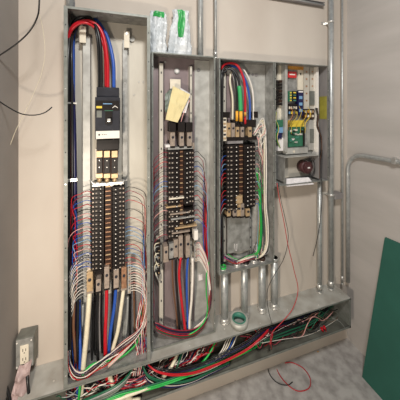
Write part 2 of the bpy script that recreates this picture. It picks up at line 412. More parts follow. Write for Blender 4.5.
PB(96.6, 110.5, 101.8, 117.5, .118, .1195, 'rating_plate', 'grey' if 'grey' in M else 'box_grey')
PB(103, 103.3, 112, 104.2, .121, .1216, 'printed_line', 'wire light blue')
PB(104.5, 110.2, 113, 111, .121, .1216, 'printed_line', 'pcb_green')
hb = PB(105.3, 111, 112.3, 124, .118, .124, 'handle_slot', 'black_plastic', bev=.002)
p = P(109, 120.3, .14); B(o).box((p.x-.008, -.142, p.z-.008), (p.x+.008, -.12, p.z+.008), .004).build('handle', 'steel', mb)
st = PB(95.8, 131.2, 119.6, 139, .118, .126, 'white_strip', 'white_print')
p = P(99.2, 134.8, .1265); B(o).cyl((p.x, -.1268, p.z), (p.x, -.1255, p.z), .0042, 14).build('strip_mark', 'black_plastic', st)
for px in (102.3, 104.2, 106.0):
    p = P(px, 134.6, .1265); B(o).cyl((p.x, -.1268, p.z), (p.x, -.1255, p.z), .0022, 10).build('strip_mark', 'black_plastic', st)
p = P(115, 107, .1215); B(o).poly([P(112.5, 107.5, .1212), P(115, 105.5, .1212), P(117.8, 107.5, .1212), P(117.8, 108.2, .1212), P(115, 106.3, .1212), P(112.5, 108.2, .1212)], (0, -.0006, 0)).build('printed_line', 'white_print', mb)
# connecting straps below the main breaker
cs = thing('bus_connector', 'three copper and black connecting straps between main breaker and panelboard', 'connector', P(107, 184, .06)); o = cs.location
for px in (99.4, 107, 114.6):
    PB(px-2.9, 151, px+2.9, 157.6, .045, .088, 'clamp', 'brass', cs)
    k = PB(px-2.8, 158.2, px+2.8, 173.5, .03, .092, 'strap_cover', 'black_plastic', cs)
    for y in (160.6, 167.3):
        p = P(px, y, .093); B(o).cyl((p.x, -.0945, p.z), (p.x, -.092, p.z), .0022, 8).build('rivet', 'steel', k)
    PB(px-3.2, 174, px+3.2, 178.4, .03, .094, 'clamp', 'brass', cs)
    p = P(px, 180.3, .097); B(o).ball((p.x, -.095, p.z), .011, (1, .8, 1)).build('bolt', 'brass', cs)
for px in (95.9, 103.2, 110.9): PB(px-.5, 149 if px < 104 else 156, px+.6, 177, .03, .086, 'divider', 'cream' if px < 97 else 'brown_dark', cs, bev=0)
pts = [P(x, y, .088) for x, y in ((90, 180), (94, 185), (98, 182.5), (103, 186), (107, 183), (112, 186), (117, 182.5), (121, 185), (124.5, 180))]
B(o).sweep(pts, .0042, 8).build('zigzag_bar', 'steel', cs)
PB(92.5, 184, 124, 187, .05, .090, 'cross_bar', 'steel', cs)

# foot lugs of the three boards
for (px, y0, y1, w_) in ((98.4, 280, 291, 5), (106.8, 267.5, 288, 5), (116.2, 270, 287.5, 5.2)): lug(pb1, px, y0, y1, w_, .05, .10)
PB(95, 271, 122, 275, .02, .07, 'foot_bar', 'black_plastic', pb1)
def neutral_bar(label, x0, x1, y0, y1, d, n, par_m='steel'):
    a, c = P(x0, y0, d), P(x1, y1, d); zb_ = P(x0, y1, d).z
    t = thing('neutral_bar', label, 'terminal bar', (a.x, -d, zb_)); o = t.location
    B(o).box((a.x, -d, a.z), (c.x, -d+.016, zb_), .001).build('bar', par_m, t)
    B(o).box((a.x+.001, -d+.016, a.z-.01), (c.x-.001, -.006, a.z-.025)).box((a.x+.001, -d+.016, zb_+.01), (c.x-.001, -.006, zb_+.025)).build('standoff', 'cream', t)
    for i in range(n):
        z = zb_+(a.z-zb_)*(i+.5)/n
        B(o).cyl(((a.x+c.x)/2, -d-.0025, z), ((a.x+c.x)/2, -d+.001, z), .0032, 8).build('terminal_screw', 'charcoal' if i % 2 else 'brass', t)
    return t
nb1 = neutral_bar('vertical silver terminal bar left of the breakers in tallest cabinet', 86.2, 90.5, 254, 300, .085, 12)
nb2 = neutral_bar('vertical silver terminal bar right of the foot lugs in tallest cabinet', 127.6, 131, 262, 294, .085, 9)
lug(nb1, 89.7, 273, 291, 6, .06, .105, 'brass', 'lug_pale'); lug(nb2, 124, 268, 288, 5, .06, .105, 'copper', 'lug_pale')
nb3 = neutral_bar('dark vertical terminal bar beside the foot lugs in the middle cabinet', 157.3, 160.5, 241, 275, .08, 9, 'black_plastic')
lug(nb3, 166, 247, 260, 4.6, .04, .085, 'lug_pale', 'lug_pale'); lug(nb3, 171.5, 244, 258, 4.5, .04, .080, 'galv')
nb4 = neutral_bar('short terminal bar right of the foot lugs in the middle cabinet', 194.5, 197.5, 244, 262, .07, 6)
for (px, y0, y1, w_) in ((176, 240, 257, 4), (180.8, 236, 258, 4.2), (188, 236, 257, 4.2)): lug(pb2, px, y0, y1, w_, .045, .09, 'lug_pale')
PB(169, 238, 194, 241, .02, .06, 'foot_bar', 'black_plastic', pb2)
# stepped ledges half-way down the middle board
for (y, x0, x1, m_) in ((198.5, 169, 184, 'cream'), (207, 166, 181, 'brass'), (214, 170, 190, 'lug_pale'), (219, 171, 195, 'galv'), (228, 175, 197, 'brass'), (233, 172, 190, 'lug_pale')):
    PB(x0, y, x1, y+1.4, .05, .092, 'bus_strap', m_, pb2, bev=0)
PB(194.3, 231, 198, 240.5, .05, .094, 'white_label', 'white_print', pb2)
# fuse-like lugs on top of the middle board
tl = thing('lug_block', 'three black-capped main lugs on top of the middle cabinet board', 'lug block', P(181, 148, .05)); o = tl.location
for px in (172.5, 181.5, 189.3):
    PB(px-3.2, 122.5, px+3.4, 132, .03, .092, 'cap', 'black_plastic', tl, bev=.002)
    lug(tl, px+.3, 132, 146, 4.4, .04, .084, 'lug_pale')
PB(165.5, 145, 170, 147.5, .04, .08, 'end_tab', 'paper', tl); PB(168, 147.6, 193.5, 150, .03, .080, 'cross_bar', 'galv', tl)
PB(192.5, 143, 194.5, 149, .04, .08, 'end_tab', 'lug_pale', tl)
# lugs on top of the short board
tl3 = thing('lug_block', 'dark row of main lugs on top of the short cabinet board', 'lug block', P(240, 145, .05)); o = tl3.location
PB(220.8, 112, 230, 118, .03, .075, 'cap', 'black_plastic', tl3); PB(221, 118, 223, 142, .03, .07, 'side_strip', 'charcoal', tl3); PB(223.3, 117, 226.5, 141, .03, .075, 'terminal_strip', 'cream', tl3)
PB(254.8, 111.5, 258, 118, .03, .075, 'cap', 'black_plastic', tl3)
for i in range(6):
    y = 119+i*3.7; PB(223.7, y, 226, y+1.8, .075, .078, 'terminal_screw', 'brass' if i % 2 else 'charcoal', tl3, bev=0)
for i, px in enumerate((229, 233.2, 237.5, 242.5, 250)):
    lug(tl3, px, 123 if i < 2 else 127, 137, 3.4, .04, .085, 'lug_pale' if i % 2 else 'brass')
PB(233, 120, 256, 128, .03, .072, 'lug_housing', 'black_plastic', tl3); PB(227, 137, 257, 141, .03, .084, 'cross_bar', 'black_plastic', tl3, bev=.002)
PB(227.5, 141, 243, 144, .03, .08, 'cross_bar', 'galv_dark', tl3)
for i, px in enumerate((229, 235, 239, 242.5, 248)):
    lug(pb3, px, 204 if i in (2, 3) else 209, 216, 3.6, .03, .085, 'lug_pale' if i % 2 else 'brass')
PB(236.5, 196, 242.5, 204, .05, .094, 'bus_strap', 'brass', pb3); 
p = P(227.5, 217, .03); q = P(249.8, 254, .03); B(pb3.location).box((p.x, -.030, p.z), (q.x, -.006, P(227.5, 254, .03).z), .002).build('foot_plate', 'galv', pb3)
for px in (236, 255.5):
    b = B(pb3.location); b.sweep(spline([P(px-1.5, 244, .034), P(px-.7, 250, .04), P(px+.6, 250.3, .04), P(px+1, 244, .034)], .004), .0016, 6); b.build('hook', 'paper', pb3)

# ---------------------------------------------------------------- papers in the middle cabinet
def sheet(name, outline, d, amp, m, label, cat, div=8, th=.0012, tiltz=0):
    """thin crumpled sheet from a 4-corner outline"""
    c = [P(x, y, dd) for x, y, dd in outline]; o = c[3].copy(); b = B(o); bm = b.bm; V = {}
    for s_ in (0, 1):
        for i in range(div+1):
            for j in range(div+1):
                u, v = i/div, j/div
                p_ = c[0]*(1-u)*(1-v)+c[1]*u*(1-v)+c[2]*u*v+c[3]*(1-u)*v
                nn = noise.noise(p_*28)*amp+noise.noise(p_*70)*amp*.4
                V[s_, i, j] = bm.verts.new(p_-o+Vector((0, -nn-th*s_, 0)))
    for i in range(div):
        for j in range(div):
            for s_ in (0, 1):
                q_ = [V[s_, i, j], V[s_, i+1, j], V[s_, i+1, j+1], V[s_, i, j+1]]
                bm.faces.new(q_ if s_ else q_[::-1])
    for i in range(div):
        for j in (0, div):
            bm.faces.new((V[0, i, j], V[0, i+1, j], V[1, i+1, j], V[1, i, j])); bm.faces.new((V[0, j, i], V[0, j, i+1], V[1, j, i+1], V[1, j, i]))
    return tag(b.build(name, m), label, cat)
sheet('folded_paper', [(173, 86, .075), (190, 94.5, .085), (177.5, 122.5, .10), (165.5, 119.5, .10)], 0, .008, 'yellow_paper', 'folded yellow paper tucked behind the lugs in the middle cabinet', 'paper')
sheet('paper_tag', [(180, 87.5, .06), (190.5, 94, .062), (186, 113, .072), (178, 112, .07)], 0, .006, 'paper', 'creased white paper behind the folded yellow one', 'paper')
sheet('paper_tag', [(165, 94, .05), (172, 88, .05), (168, 112, .07), (165, 112, .07)], 0, .004, 'wire olive', 'narrow olive card peeping out left of the yellow paper', 'card')

# ---------------------------------------------------------------- plastic bags on the middle cabinet
def bag(label, cx, y0, y1, prof, d, greens, seed):
    base = P(cx, y1, d); base.z = C2[3]; t = thing('plastic_bag', label, 'bag', base); o = base
    H = P(cx, y0, d).z-base.z; sc_ = 174; b = B(o); bm = b.bm; n = 36; m_ = 22; rings = []
    def pt(v, a, out=0):
        k = v*(len(prof)-1); i = min(int(k), len(prof)-2); f = k-i
        x0 = prof[i][0]*(1-f)+prof[i+1][0]*f; x1 = prof[i][1]*(1-f)+prof[i+1][1]*f
        xc = ((x0+x1)/2-cx)/sc_; hw = (x1-x0)/2/sc_
        q = Vector((xc+math.cos(a)*(hw+out), -math.sin(a)*(.022*(1-.35*v)+out), v*H))
        w_ = noise.noise(q*32+Vector((seed, 0, 0)))*.013+abs(noise.noise(q*70+Vector((seed, 0, 0))))*.010
        dr = Vector((math.cos(a), -math.sin(a), 0)); w_ = w_*.45 + .0035*math.sin(a*7+seed+5*v) + .002*math.sin(a*13+9*v+seed); q += dr*w_
        if v == 0: q.z = 0
        return q
    for j in range(m_+1): rings.append([bm.verts.new(pt(j/m_, 2*math.pi*k/n)) for k in range(n)])
    for j in range(m_):
        for k in range(n): f = bm.faces.new((rings[j][k], rings[j][(k+1) % n], rings[j+1][(k+1) % n], rings[j+1][k])); f.smooth = (k+j) % 3 > 0
    bm.faces.new(rings[0][::-1]); bm.faces.new(rings[-1]); b.build('bag_film', 'bag_film', t)
    for (v0, v1, a0, a1) in greens:
        b = B(o); bm = b.bm; nv, na = 8, 8; V = {}
        for s_, off in ((0, -.001), (1, .0016)):
            for i in range(nv+1):
                for j in range(na+1):
                    w_ = 1-.55*(1-i/nv) if v0 < .6 and v1 > .8 and v1-v0 > .3 else 1
                    am = (a0+a1)/2; a_ = am+(a0-am+(a1-a0)*j/na)*w_
                    V[s_, i, j] = bm.verts.new(pt(v0+(v1-v0)*i/nv, a_, off))
        for i in range(nv):
            for j in range(na):
                bm.faces.new((V[1, i, j], V[1, i+1, j], V[1, i+1, j+1], V[1, i, j+1])); bm.faces.new((V[0, i, j], V[0, i, j+1], V[0, i+1, j+1], V[0, i+1, j]))
        for i in range(nv):
            for j in (0, na): bm.faces.new((V[0, i, j], V[0, i+1, j], V[1, i+1, j], V[1, i, j])); bm.faces.new((V[0, j, i], V[0, j, i+1], V[1, j, i+1], V[1, j, i]))
        b.build('green_print', 'bag_green', t)
    return t
bag('crumpled clear plastic bag with green top, next to the tallest cabinet', 159, 12, 52, [(150.5, 166.5), (150, 166.5), (150.5, 165.5), (150, 166), (149.5, 166), (150, 165.5), (151, 165)], .05, [(.86, .99, .5, 2.2)], 3)
bag('wider clear plastic bag with a green centre stripe, on the middle cabinet', 180, 10.5, 53, [(169, 191), (169, 191.5), (169.5, 190.5), (170, 190), (171, 189.5), (174, 188.5), (173, 188)], .05, [(.40, .99, 1.0, 2.1)], 11)

# ---------------------------------------------------------------- control cabinet contents
def control(name, label, cat, loc): return thing(name, label, cat, loc)
gx = control('terminal_strip', 'black terminal strip on a white rail in the control cabinet', 'terminal strip', P(280, 128, .03))
PB(277.5, 64, 282, 120, .006, .02, 'rail', 'cream', gx)
for i in range(8):
    y = 80+i*3.3; PB(275.8+(i % 2)*.8, y, 278.6, y+2.4, .02, .045, 'terminal', 'black_plastic', gx)
    PB(279.3, y, 282.3, y+2.3, .02, .045, 'terminal', 'black_plastic' if i % 3 else 'brown_dark', gx)
gl = control('relay_module', 'green and blue relay module with pale socket in the control cabinet', 'relay', P(280, 152, .03))
PB(276, 120, 283, 127, .008, .05, 'green_block', 'pcb_green', gl); PB(277, 127, 283, 133, .008, .045, 'terminal_block', 'wire light blue', gl)
PB(276, 133, 282, 139, .008, .05, 'terminal_block', 'wire navy', gl); PB(278, 138, 284.6, 151, .008, .04, 'socket', 'paper', gl)
for i, y in enumerate((118, 125, 133, 141)): PB(274.9, y, 276.5, y+3.5, .008, .05, 'clip', 'black_plastic', gl)
dv = control('divider_channel', 'pale vertical channel between terminal strip and control boards', 'channel', P(286.5, 155, .03))
PB(285.0, 63.5, 287.6, 152, .006, .06, 'channel', 'galv_light', dv)
bd = control('control_board', 'grey mounting plate with red sign, terminal blocks and printed board', 'control board', P(300, 158, .02)); 
PB(288, 64, 316.5, 155, .006, .016, 'plate', 'galv', bd)
PB(288, 63.5, 303.5, 69, .016, .03, 'orange_label', 'orange_print', bd); 
rs = PB(288.1, 71.3, 296.6, 77.5, .016, .03, 'red_sign', 'red_print', bd)
PB(289.5, 73.7, 295.2, 74.9, .03, .0305, 'sign_lettering', 'white_print', rs, org=bd.location, bev=0)
PB(298.3, 66, 303, 90, .016, .025, 'cover_strip', 'cream', bd); PB(300.3, 73, 301.2, 75, .025, .026, 'screw', 'black_plastic', bd, bev=0)
PB(288.5, 91, 292.0, 101.5, .016, .04, 'terminal_block', 'pcb_green', bd); PB(292.5, 91, 296.6, 101.5, .016, .04, 'terminal_block', 'black_plastic', bd)
for i in range(4):
    y = 92+i*2.6; PB(290.2, y, 291.6, y+1.3, .04, .043, 'terminal_screw', 'yellow', bd, bev=0); PB(293.6, y, 296, y+1.2, .04, .043, 'terminal_screw', 'green_ring' if i % 2 else 'yellow', bd, bev=0)
PB(298.3, 91, 303.3, 115.5, .016, .045, 'relay', 'wire navy', bd); PB(298.7, 91, 303, 92.4, .045, .047, 'relay_rim', 'paper', bd, bev=0)
for y in (96, 102.5, 109): PB(299.3, y, 302.4, y+3, .045, .047, 'relay_mark', 'wire light blue', bd, bev=0)
PB(288.5, 104, 297.5, 115.5, .016, .042, 'terminal_block', 'black_plastic', bd)
for i in range(4):
    PB(289+i*2.2, 106.5, 290.4+i*2.2, 109, .042, .045, 'terminal_screw', 'cream', bd, bev=0); PB(289+i*2.2, 111.5, 290.4+i*2.2, 114, .042, .045, 'terminal_screw', 'yellow' if i % 2 else 'wire light blue', bd, bev=0)
PB(304.2, 66, 309.3, 109, .016, .035, 'cover_strip', 'galv_warm', bd)
PB(310.2, 67, 315.2, 110, .016, .03, 'cover_strip', 'galv_warm', bd); PB(310.4, 91, 314.6, 105, .03, .04, 'grey_block', 'box_grey', bd)
for i in range(5):
    y = 71+i*7.2; PB(306, y, 307.4, y+1.6, .035, .037, 'screw', 'copper', bd, bev=0); PB(312, y, 313.2, y+1.4, .03, .032, 'screw', 'copper', bd, bev=0)
PB(304.5, 109, 314.5, 119, .016, .042, 'terminal_block', 'brown_dark', bd)
for i in range(4):
    for j in range(2): PB(305.2+i*2.4, 110.5+j*4.4, 306.7+i*2.4, 112.8+j*4.4, .042, .046, 'terminal_screw', ('cream', 'orange_print', 'white_print', 'brass')[(i+j) % 4], bd, bev=0)
pcb = PB(288.6, 127, 304.6, 147, .016, .03, 'printed_board', 'pcb_green', bd)
PB(289, 120.5, 304.5, 127, .016, .034, 'yellow_wiring_block', 'yellow', bd)
for i in range(16):
    x = 289.6+R.random()*12; y = 128.5+R.random()*15.5; PB(x, y, x+1+R.random()*1.6, y+.8+R.random()*1.4, .03, .034+R.random()*.008, 'board_component', ('black_plastic', 'cream', 'paper', 'steel', 'green_ring')[i % 5], pcb, org=bd.location, bev=0)
PB(303.4, 128.5, 305, 146, .016, .036, 'edge_strip', 'black_plastic', bd)
PB(286, 148.5, 308, 154.5, .016, .05, 'shelf_plate', 'galv_light', bd)
p = P(294, 151.5, .051); B(bd.location).cyl((p.x, -.053, p.z), (p.x, -.050, p.z), .008, 16).build('round_boss', 'cream', bd)
PB(308.8, 120, 314.8, 150, .016, .034, 'cover_strip', 'galv_light', bd); PB(310, 129, 314, 143, .034, .037, 'grey_block', 'box_grey', bd)
PB(316.6, 64.5, 318.8, 155, .006, .055, 'white_edge_rail', 'white_print', bd)
mat('olive_tape', (.33, .30, .05), .5, 0, .3, 20)
B(cab4.location).box((C4[1]-.004, -.092, 1.645), (C4[1]-.002, -.030, 1.80), .001).build('olive_reflection', 'olive_tape', cab4)  # green-yellow reflection on the side panel, painted as a thin patch
# lower bay with transformer
lb = control('transformer_box', 'grey open box holding a dark round transformer, foot of the control cabinet', 'box', P(302, 186, .03)); o = lb.location
a, c = P(284.8, 157.5, .10), P(319.5, 186.5, .10); zt, zb_ = P(284.8, 157.5, .10).z, C4[2]+.018
B(o).box((a.x, -.098, zt-.003), (c.x, -.006, zt)).build('top_plate', 'galv_light', lb)
B(o).box((a.x, -.098, zb_), (a.x+.003, -.006, zt-.003)).build('side_plate', 'galv', lb)
B(o).box((c.x-.003, -.098, zb_), (c.x, -.006, zt-.003)).build('side_plate', 'galv_dark', lb)
B(o).box((a.x+.003, -.009, zb_), (c.x-.003, -.006, zt-.003)).build('back_plate', 'galv_warm', lb)
p = P(307, 167.3, .06); tr = B(o).cyl((p.x, -.065, p.z), (p.x, -.009, p.z), .042, 28).cyl((p.x, -.072, p.z), (p.x, -.065, p.z), .030, 28).build('transformer', 'transformer_brown', lb)
B(o).cyl((p.x-.0, -.075, p.z), (p.x, -.072, p.z), .022, 20).build('transformer_face', 'transformer_brown', tr); B(o).box((p.x-.008, -.077, p.z-.004), (p.x+.01, -.0745, p.z+.005)).build('transformer_label', 'paper', tr)
PB(300.6, 163, 302.6, 171, .02, .035, 'white_bracket', 'cream', lb)
b = B(P(298, 186, .06)); sh = sheet('foam_sheet', [(286.3, 178.5, .085), (308, 177.2, .085), (313, 183.8, .092), (286, 186.2, .092)], 0, .004, 'foam', 'crumpled white foam sheet lying in the foot of the control cabinet', 'sheet', 10, .008)
b.bm.free()

# ---------------------------------------------------------------- receptacle box
a, c = P(15, 341, .065), P(33.5, 366, .065)
rb = thing('receptacle_box', 'grey surface-mounted box with a beige double socket, near the corner', 'socket box', (a.x, -.065, c.z)); o = rb.location
B(o).box((a.x, -.06, a.z), (c.x, -.001, c.z), .004).build('box', 'box_grey', rb)
cv = B(o).box((a.x+.003, -.064, a.z-.003), (c.x-.003, -.06, c.z+.003), .0015).build('cover_plate', 'galv', rb)
w_ = c.x-a.x; h_ = a.z-c.z
sk = B(o).box((a.x+w_*.28, -.069, a.z-h_*.2), (a.x+w_*.75, -.064, a.z-h_*.83), .003).build('socket', 'cream', rb)
for f in (.36, .66):
    for s_ in (.42, .58): B(o).box((a.x+w_*s_, -.0696, a.z-h_*(f-.05)), (a.x+w_*(s_+.035), -.069, a.z-h_*(f+.04))).build('socket_slot', 'black_plastic', sk)
    B(o).cyl((a.x+w_*.52, -.0696, a.z-h_*(f+.09)), (a.x+w_*.52, -.069, a.z-h_*(f+.09)), .0025, 8).build('socket_slot', 'black_plastic', sk)
for (fx, fz) in ((.1, .1), (.88, .1), (.1, .9), (.85, .9), (.52, .92)): B(o).cyl((a.x+w_*fx, -.0665, a.z-h_*fz), (a.x+w_*fx, -.064, a.z-h_*fz), .003, 10).build('screw', 'white_print', rb)
sheet('plastic_sheet', [(19, 366, .075), (31.5, 360, .07), (25, 404, .13), (8, 406, .14)], 0, .022, 'pink_film', 'pinkish creased plastic sheet hanging below the socket box', 'plastic sheet', 12)
for i, (x0, x1) in enumerate(((-6, 4), (-2, 9), (26, 29))):
    wire([(x0, 366, .06), ((x0+x1)/2, 380, .10), (x1, 395, .12), (x1+3, 412, .13)], .006, 'black', 'cable', ('black cable at the photo edge, outermost of two left of the pinkish sheet', 'black cable close against the left of the pinkish sheet', 'black cable showing right of the pinkish plastic sheet')[i], 'cable')

# ---------------------------------------------------------------- green board on the right wall
BX = 1.444; n_ = Vector
bl = Vector((BX, -.226, 0)); br_ = Vector((BX, -1.15, 0)); tlv = Vector((XR-.014, -.277, .895)); trv = Vector((XR-.014, -1.2, .95))
b = B(bl); b.poly([bl, br_, trv, tlv], (.012, 0, .002)); tag(b.build('green_board', 'green_board'), 'dark green painted board leaning against the grey side wall', 'board')

# ================================================================ WIRES
# --- feeders of the tallest cabinet
CB = 'cable'
wire([(69, 404, .10), (68.8, 300, .10), (68.6, 120, .10), (68.3, 60, .10), (70, 36, .07), (74, 22, .05), (83, 16.8, .05), (91, 18.5, .07), (97, 29, .10), (100.3, 46, .105), (101.2, 70, .095), (101.2, 89, .085)], .0085, 'black', 'feeder_cable', 'thick black cable arching over the top to the main breaker', CB)
wire([(72.5, 404, .05), (72, 300, .014), (72, 120, .014), (70.5, 60, .03), (69.8, 34, .07), (78, 23, .085), (92, 22, .09), (102.5, 34, .09), (107.2, 60, .09), (107.8, 89, .085)], .0090, 'red', 'feeder_cable', 'thick red cable arching from the side down to the main breaker', CB)
wire([(76, 404, .05), (74.3, 300, .014), (73.4, 120, .014), (73.2, 60, .014), (74, 34, .025), (82, 17, .025), (94, 18, .03), (106, 34, .05), (113, 60, .075), (114, 89, .085)], .0088, 'blue', 'feeder_cable', 'thick blue cable arching highest over the back to the main breaker', CB)
wire([(67.5, 404, .06), (68.2, 300, .03), (68.2, 150, .03), (67.8, 60, .05), (69, 36, .08), (76, 25.5, .10), (86, 23, .11), (96, 30, .09), (104.5, 50, .085), (106, 89, .075)], .0065, 'red', 'feeder_cable', 'second red cable lying in front of the arch at the main breaker', CB)
wire([(73.5, 404, .09), (72.5, 300, .075), (72.4, 150, .108), (71.8, 70, .108), (71.5, 48, .09), (74, 32, .05), (84, 20, .03), (91, 21, .05), (96, 32, .11), (98.5, 55, .11), (98.8, 89, .08)], .0055, 'black', 'feeder_cable', 'thinner black cable woven between the red and blue arches', CB)
wire([(75.5, 330, .06), (75.5, 240, .075), (74.5, 150, .095), (73, 100, .095), (70, 70, .09), (68.4, 44, .08)], .0095, 'navy', 'feeder_cable', 'dark blue cable running up the shaded side of the tallest cabinet', CB)
for i, y in enumerate((103, 180)):
    tag(B(P(71, y, .1)).box(P(66.5, y-.8, .112), P(77.3, y+.8, .106), .0005).build('cable_tie', 'steel'), ('upper', 'lower')[i]+' pale tie around the dark cables in the tallest cabinet', 'cable tie')
# --- load cables below the tallest board
def cab_pts(*p): return list(p)
wire([(89.7, 292, .085), (88.5, 310, .10), (86.5, 335, .11), (83.5, 365, .11), (82, 385, .11), (80, 404, .11)], .0115, 'cream', 'load_cable', 'thick cream cable dropping from the left silver terminal bar', CB)
wire([(98.4, 289, .085), (97.5, 310, .085), (97.5, 340, .08), (99, 372, .08), (102, 392, .10)], .0065, 'black', 'load_cable', 'thick black cable below the leftmost foot lug, tallest cabinet', CB)
wire([(106.8, 287, .085), (106.4, 310, .10), (105.3, 335, .10), (105.8, 362, .10), (108, 388, .11)], .0085, 'red', 'load_cable', 'thick red cable below the centre foot lug, tallest cabinet', CB)
wire([(116.2, 286, .085), (114.2, 308, .09), (110.8, 330, .09), (109, 352, .085), (110, 385, .09)], .0082, 'blue', 'load_cable', 'thick blue cable curving below the third foot lug, tallest cabinet', CB)
wire([(124, 287, .085), (121.5, 305, .10), (118, 330, .105), (112.5, 352, .10), (110, 380, .11), (118, 393, .13), (132, 399, .14)], .0095, 'cream', 'load_cable', 'thick cream cable leaving the copper lug beside the right terminal bar', CB)
wire([(79.5, 300, .06), (80, 330, .08), (80.3, 352, .11), (79.5, 372, .11), (76, 402, .1)], .006, 'blue', 'load_cable', 'blue cable just left of the thick cream cable', CB)
wire([(83, 305, .06), (82, 325, .06), (77, 350, .05), (75, 380, .07)], .005, 'grey', 'load_cable', 'grey cable hanging behind the thick cream cable', CB)
wire([(93.5, 302, .05), (93, 335, .05), (91, 380, .06)], .006, 'black', 'load_cable', 'black cable right beside the thick cream cable', CB)
wire([(128, 296, .05), (127, 320, .05), (124, 345, .04), (118, 372, .05)], .006, 'grey', 'load_cable', 'dull grey cable low down behind the right-hand wires', CB)
wire([(84, 372.5, .125), (90, 366, .13), (98, 362.5, .13), (106, 360.5, .125), (116, 359, .11), (128, 352, .1), (139, 338, .09), (142, 310, .07)], .0052, 'green', 'ground_cable', 'bright green cable curving across the bottom of the tallest cabinet', CB)
wire([(84, 372.5, .125), (81, 380, .13), (79, 396, .13), (78, 404, .12)], .0055, 'green', 'ground_cable', 'short green cable dropping through the tallest cabinet floor', CB)

for i, (x, y0, c, r_) in enumerate(((71, 290, 'black', .007), (74.5, 296, 'brown', .006), (78, 305, 'black', .006), (101.5, 292, 'black', .0055), (95, 300, 'black', .005), (130, 300, 'black', .006), (134, 296, 'brown', .005), (113, 300, 'black', .006))):
    e = .07 if i < 3 else 0  # extra dark cables added to deepen the shade low in the cabinet
    wire([(x, y0-20, .02+e), (x, y0, .03+e), (x+R.uniform(-1, 1), y0+30, .035+e), (x+R.uniform(-1, 1), 350, .03+e), (x+1, 368-(x-66)*.3, .04+e*.6)], r_, c, 'load_cable', f'{c} shade-filler cable at the back of the tallest cabinet, '+('outermost left', 'brown one at far left', 'beside the blue one', 'between black and red front cables', 'behind the cream cable', 'right of the lower lugs', 'brown one nearest the speckled bundle', 'behind the blue front cable')[i], CB)
# --- branch wires, tallest cabinet
LC1 = ['black', 'red', 'maroon', 'blue', 'red', 'black', 'pink', 'red', 'blue', 'pink', 'red', 'blue', 'light blue', 'red', 'pink', 'blue', 'navy', 'blue', 'blue']
for i, y in enumerate(Y1):
    if i < 1: continue
    c = LC1[i]; x = 68+R.random()*9; dd = .085+R.random()*.035; k = R.random()
    wire([(92, y, .088), (87, y-1.2-k, .10), (80, y+.2+k, dd+.005), (74.5-k*2, y+4, dd), (x, y+14, dd-.005), (x+R.uniform(-1, 1), y+40, dd-.02), (67.5+R.random()*8, max(330, y+60), .05+R.random()*.04), (70+R.random()*9, 392, .09)],
         .0017, c, 'branch_wire', f'thin {c} wire looping away from the {ORD[i]} breaker down, left column, tallest cabinet', 'wire', 'branch wires on the left of the tallest cabinet')
RC1 = ['black', 'maroon', 'black', 'red', 'red', 'black', 'blue', 'red', 'red', 'blue', 'light blue', 'light blue', 'black', 'red', 'blue', 'light blue', 'red', 'maroon', 'light blue']
for i, y in enumerate(Y1):
    if i in (4, 6, 8): continue
    c = RC1[i]; x = 141.5+R.random()*4.5; dd = .07+R.random()*.04; k = R.random()
    wire([(124.6, y, .088), (129, y-1.5-k, .10), (136, y-.5, dd+.01), (x-1.5, y+4, dd), (x, y+13, dd), (x+R.uniform(-1, 1), y+45, dd), (140+R.random()*8, max(322, y+60), .08), (138+R.random()*9, 345, .09), (133+R.random()*8, 372, .10)],
         .0014, c, 'branch_wire', f'thin {c} wire looping away from the {ORD[i]} breaker down, right column, tallest cabinet', 'wire', 'branch wires on the right of the tallest cabinet')
for i in range(13):
    y = 256+i*3.4; k = R.random()
    wire([(87, y, .088), (82, y-1, .10+k*.01), (75.5-k, y+5, .115), (70+i*.25, y+15, .11), (67.5+k*2, y+30, .10), (67.5+k*2, 345, .09), (68.5+k*2, 372, .12), (80, 386-k*3, .135)],
         .0015, 'white' if i % 4 else 'grey', 'branch_wire', f'white wire sweeping from the left terminal bar of the tallest cabinet, {ORD[i]} down', 'wire', 'white wires off the left terminal bar')
for i in range(12):
    y = 264+i*2.5; k = R.random()
    wire([(129.3, y, .088), (134, y-1.5, .105), (140, y+.5, .11), (144, y+6, .11), (145+k*2.5, y+20, .10), (144+k*3, 320, .095+k*.02), (139, 332+k*3, .11), (126, 348+k*3, .125), (108, 364+k*4, .135)],
         .0015, 'white' if i % 4 else 'pink', 'branch_wire', f'white wire arching from the right terminal bar of the tallest cabinet, {ORD[i]} down', 'wire', 'white wires off the right terminal bar')
# sweep of wires round the bottom of the tallest cabinet
SW = ['white', 'black', 'pink', 'white', 'brown', 'maroon', 'white', 'navy', 'pink', 'white', 'black', 'red', 'white', 'brown', 'orange', 'white', 'black', 'white', 'red']
for i, c in enumerate(SW):
    k = i/len(SW)+R.uniform(-.12, .12); j = R.uniform(-2.2, 2.2); f = .110+R.random()*.034; k = min(max(k, 0), 1)
    wire([(147-k*4, 300+j, .10), (143.5-k*2, 322+j, .115), (137-k, 333+k*6+j, f), (122, 344+k*9+j, f), (106, 355+k*10-j, f), (94, 364+k*9+j*.5, f), (84, 371+k*9, f), (76-k*2, 370+k*9, f), (70-k, 360+k*8, f-.01), (67.7+(1-k)*3, 345, .10), (67.8+(1-k)*3, 318+j*3, .085)],
         .0019 if c == 'white' else .0018, c, 'branch_wire', f'{c} wire in the sweep round the bottom of the tallest cabinet, {ORD[i]} one out'.replace('topmost one out', 'innermost one') if SW.count(c) > 1 else f'the only {c} wire in the sweep round the bottom of the tallest cabinet', 'wire', 'sweep of wires round the bottom of the tallest cabinet')
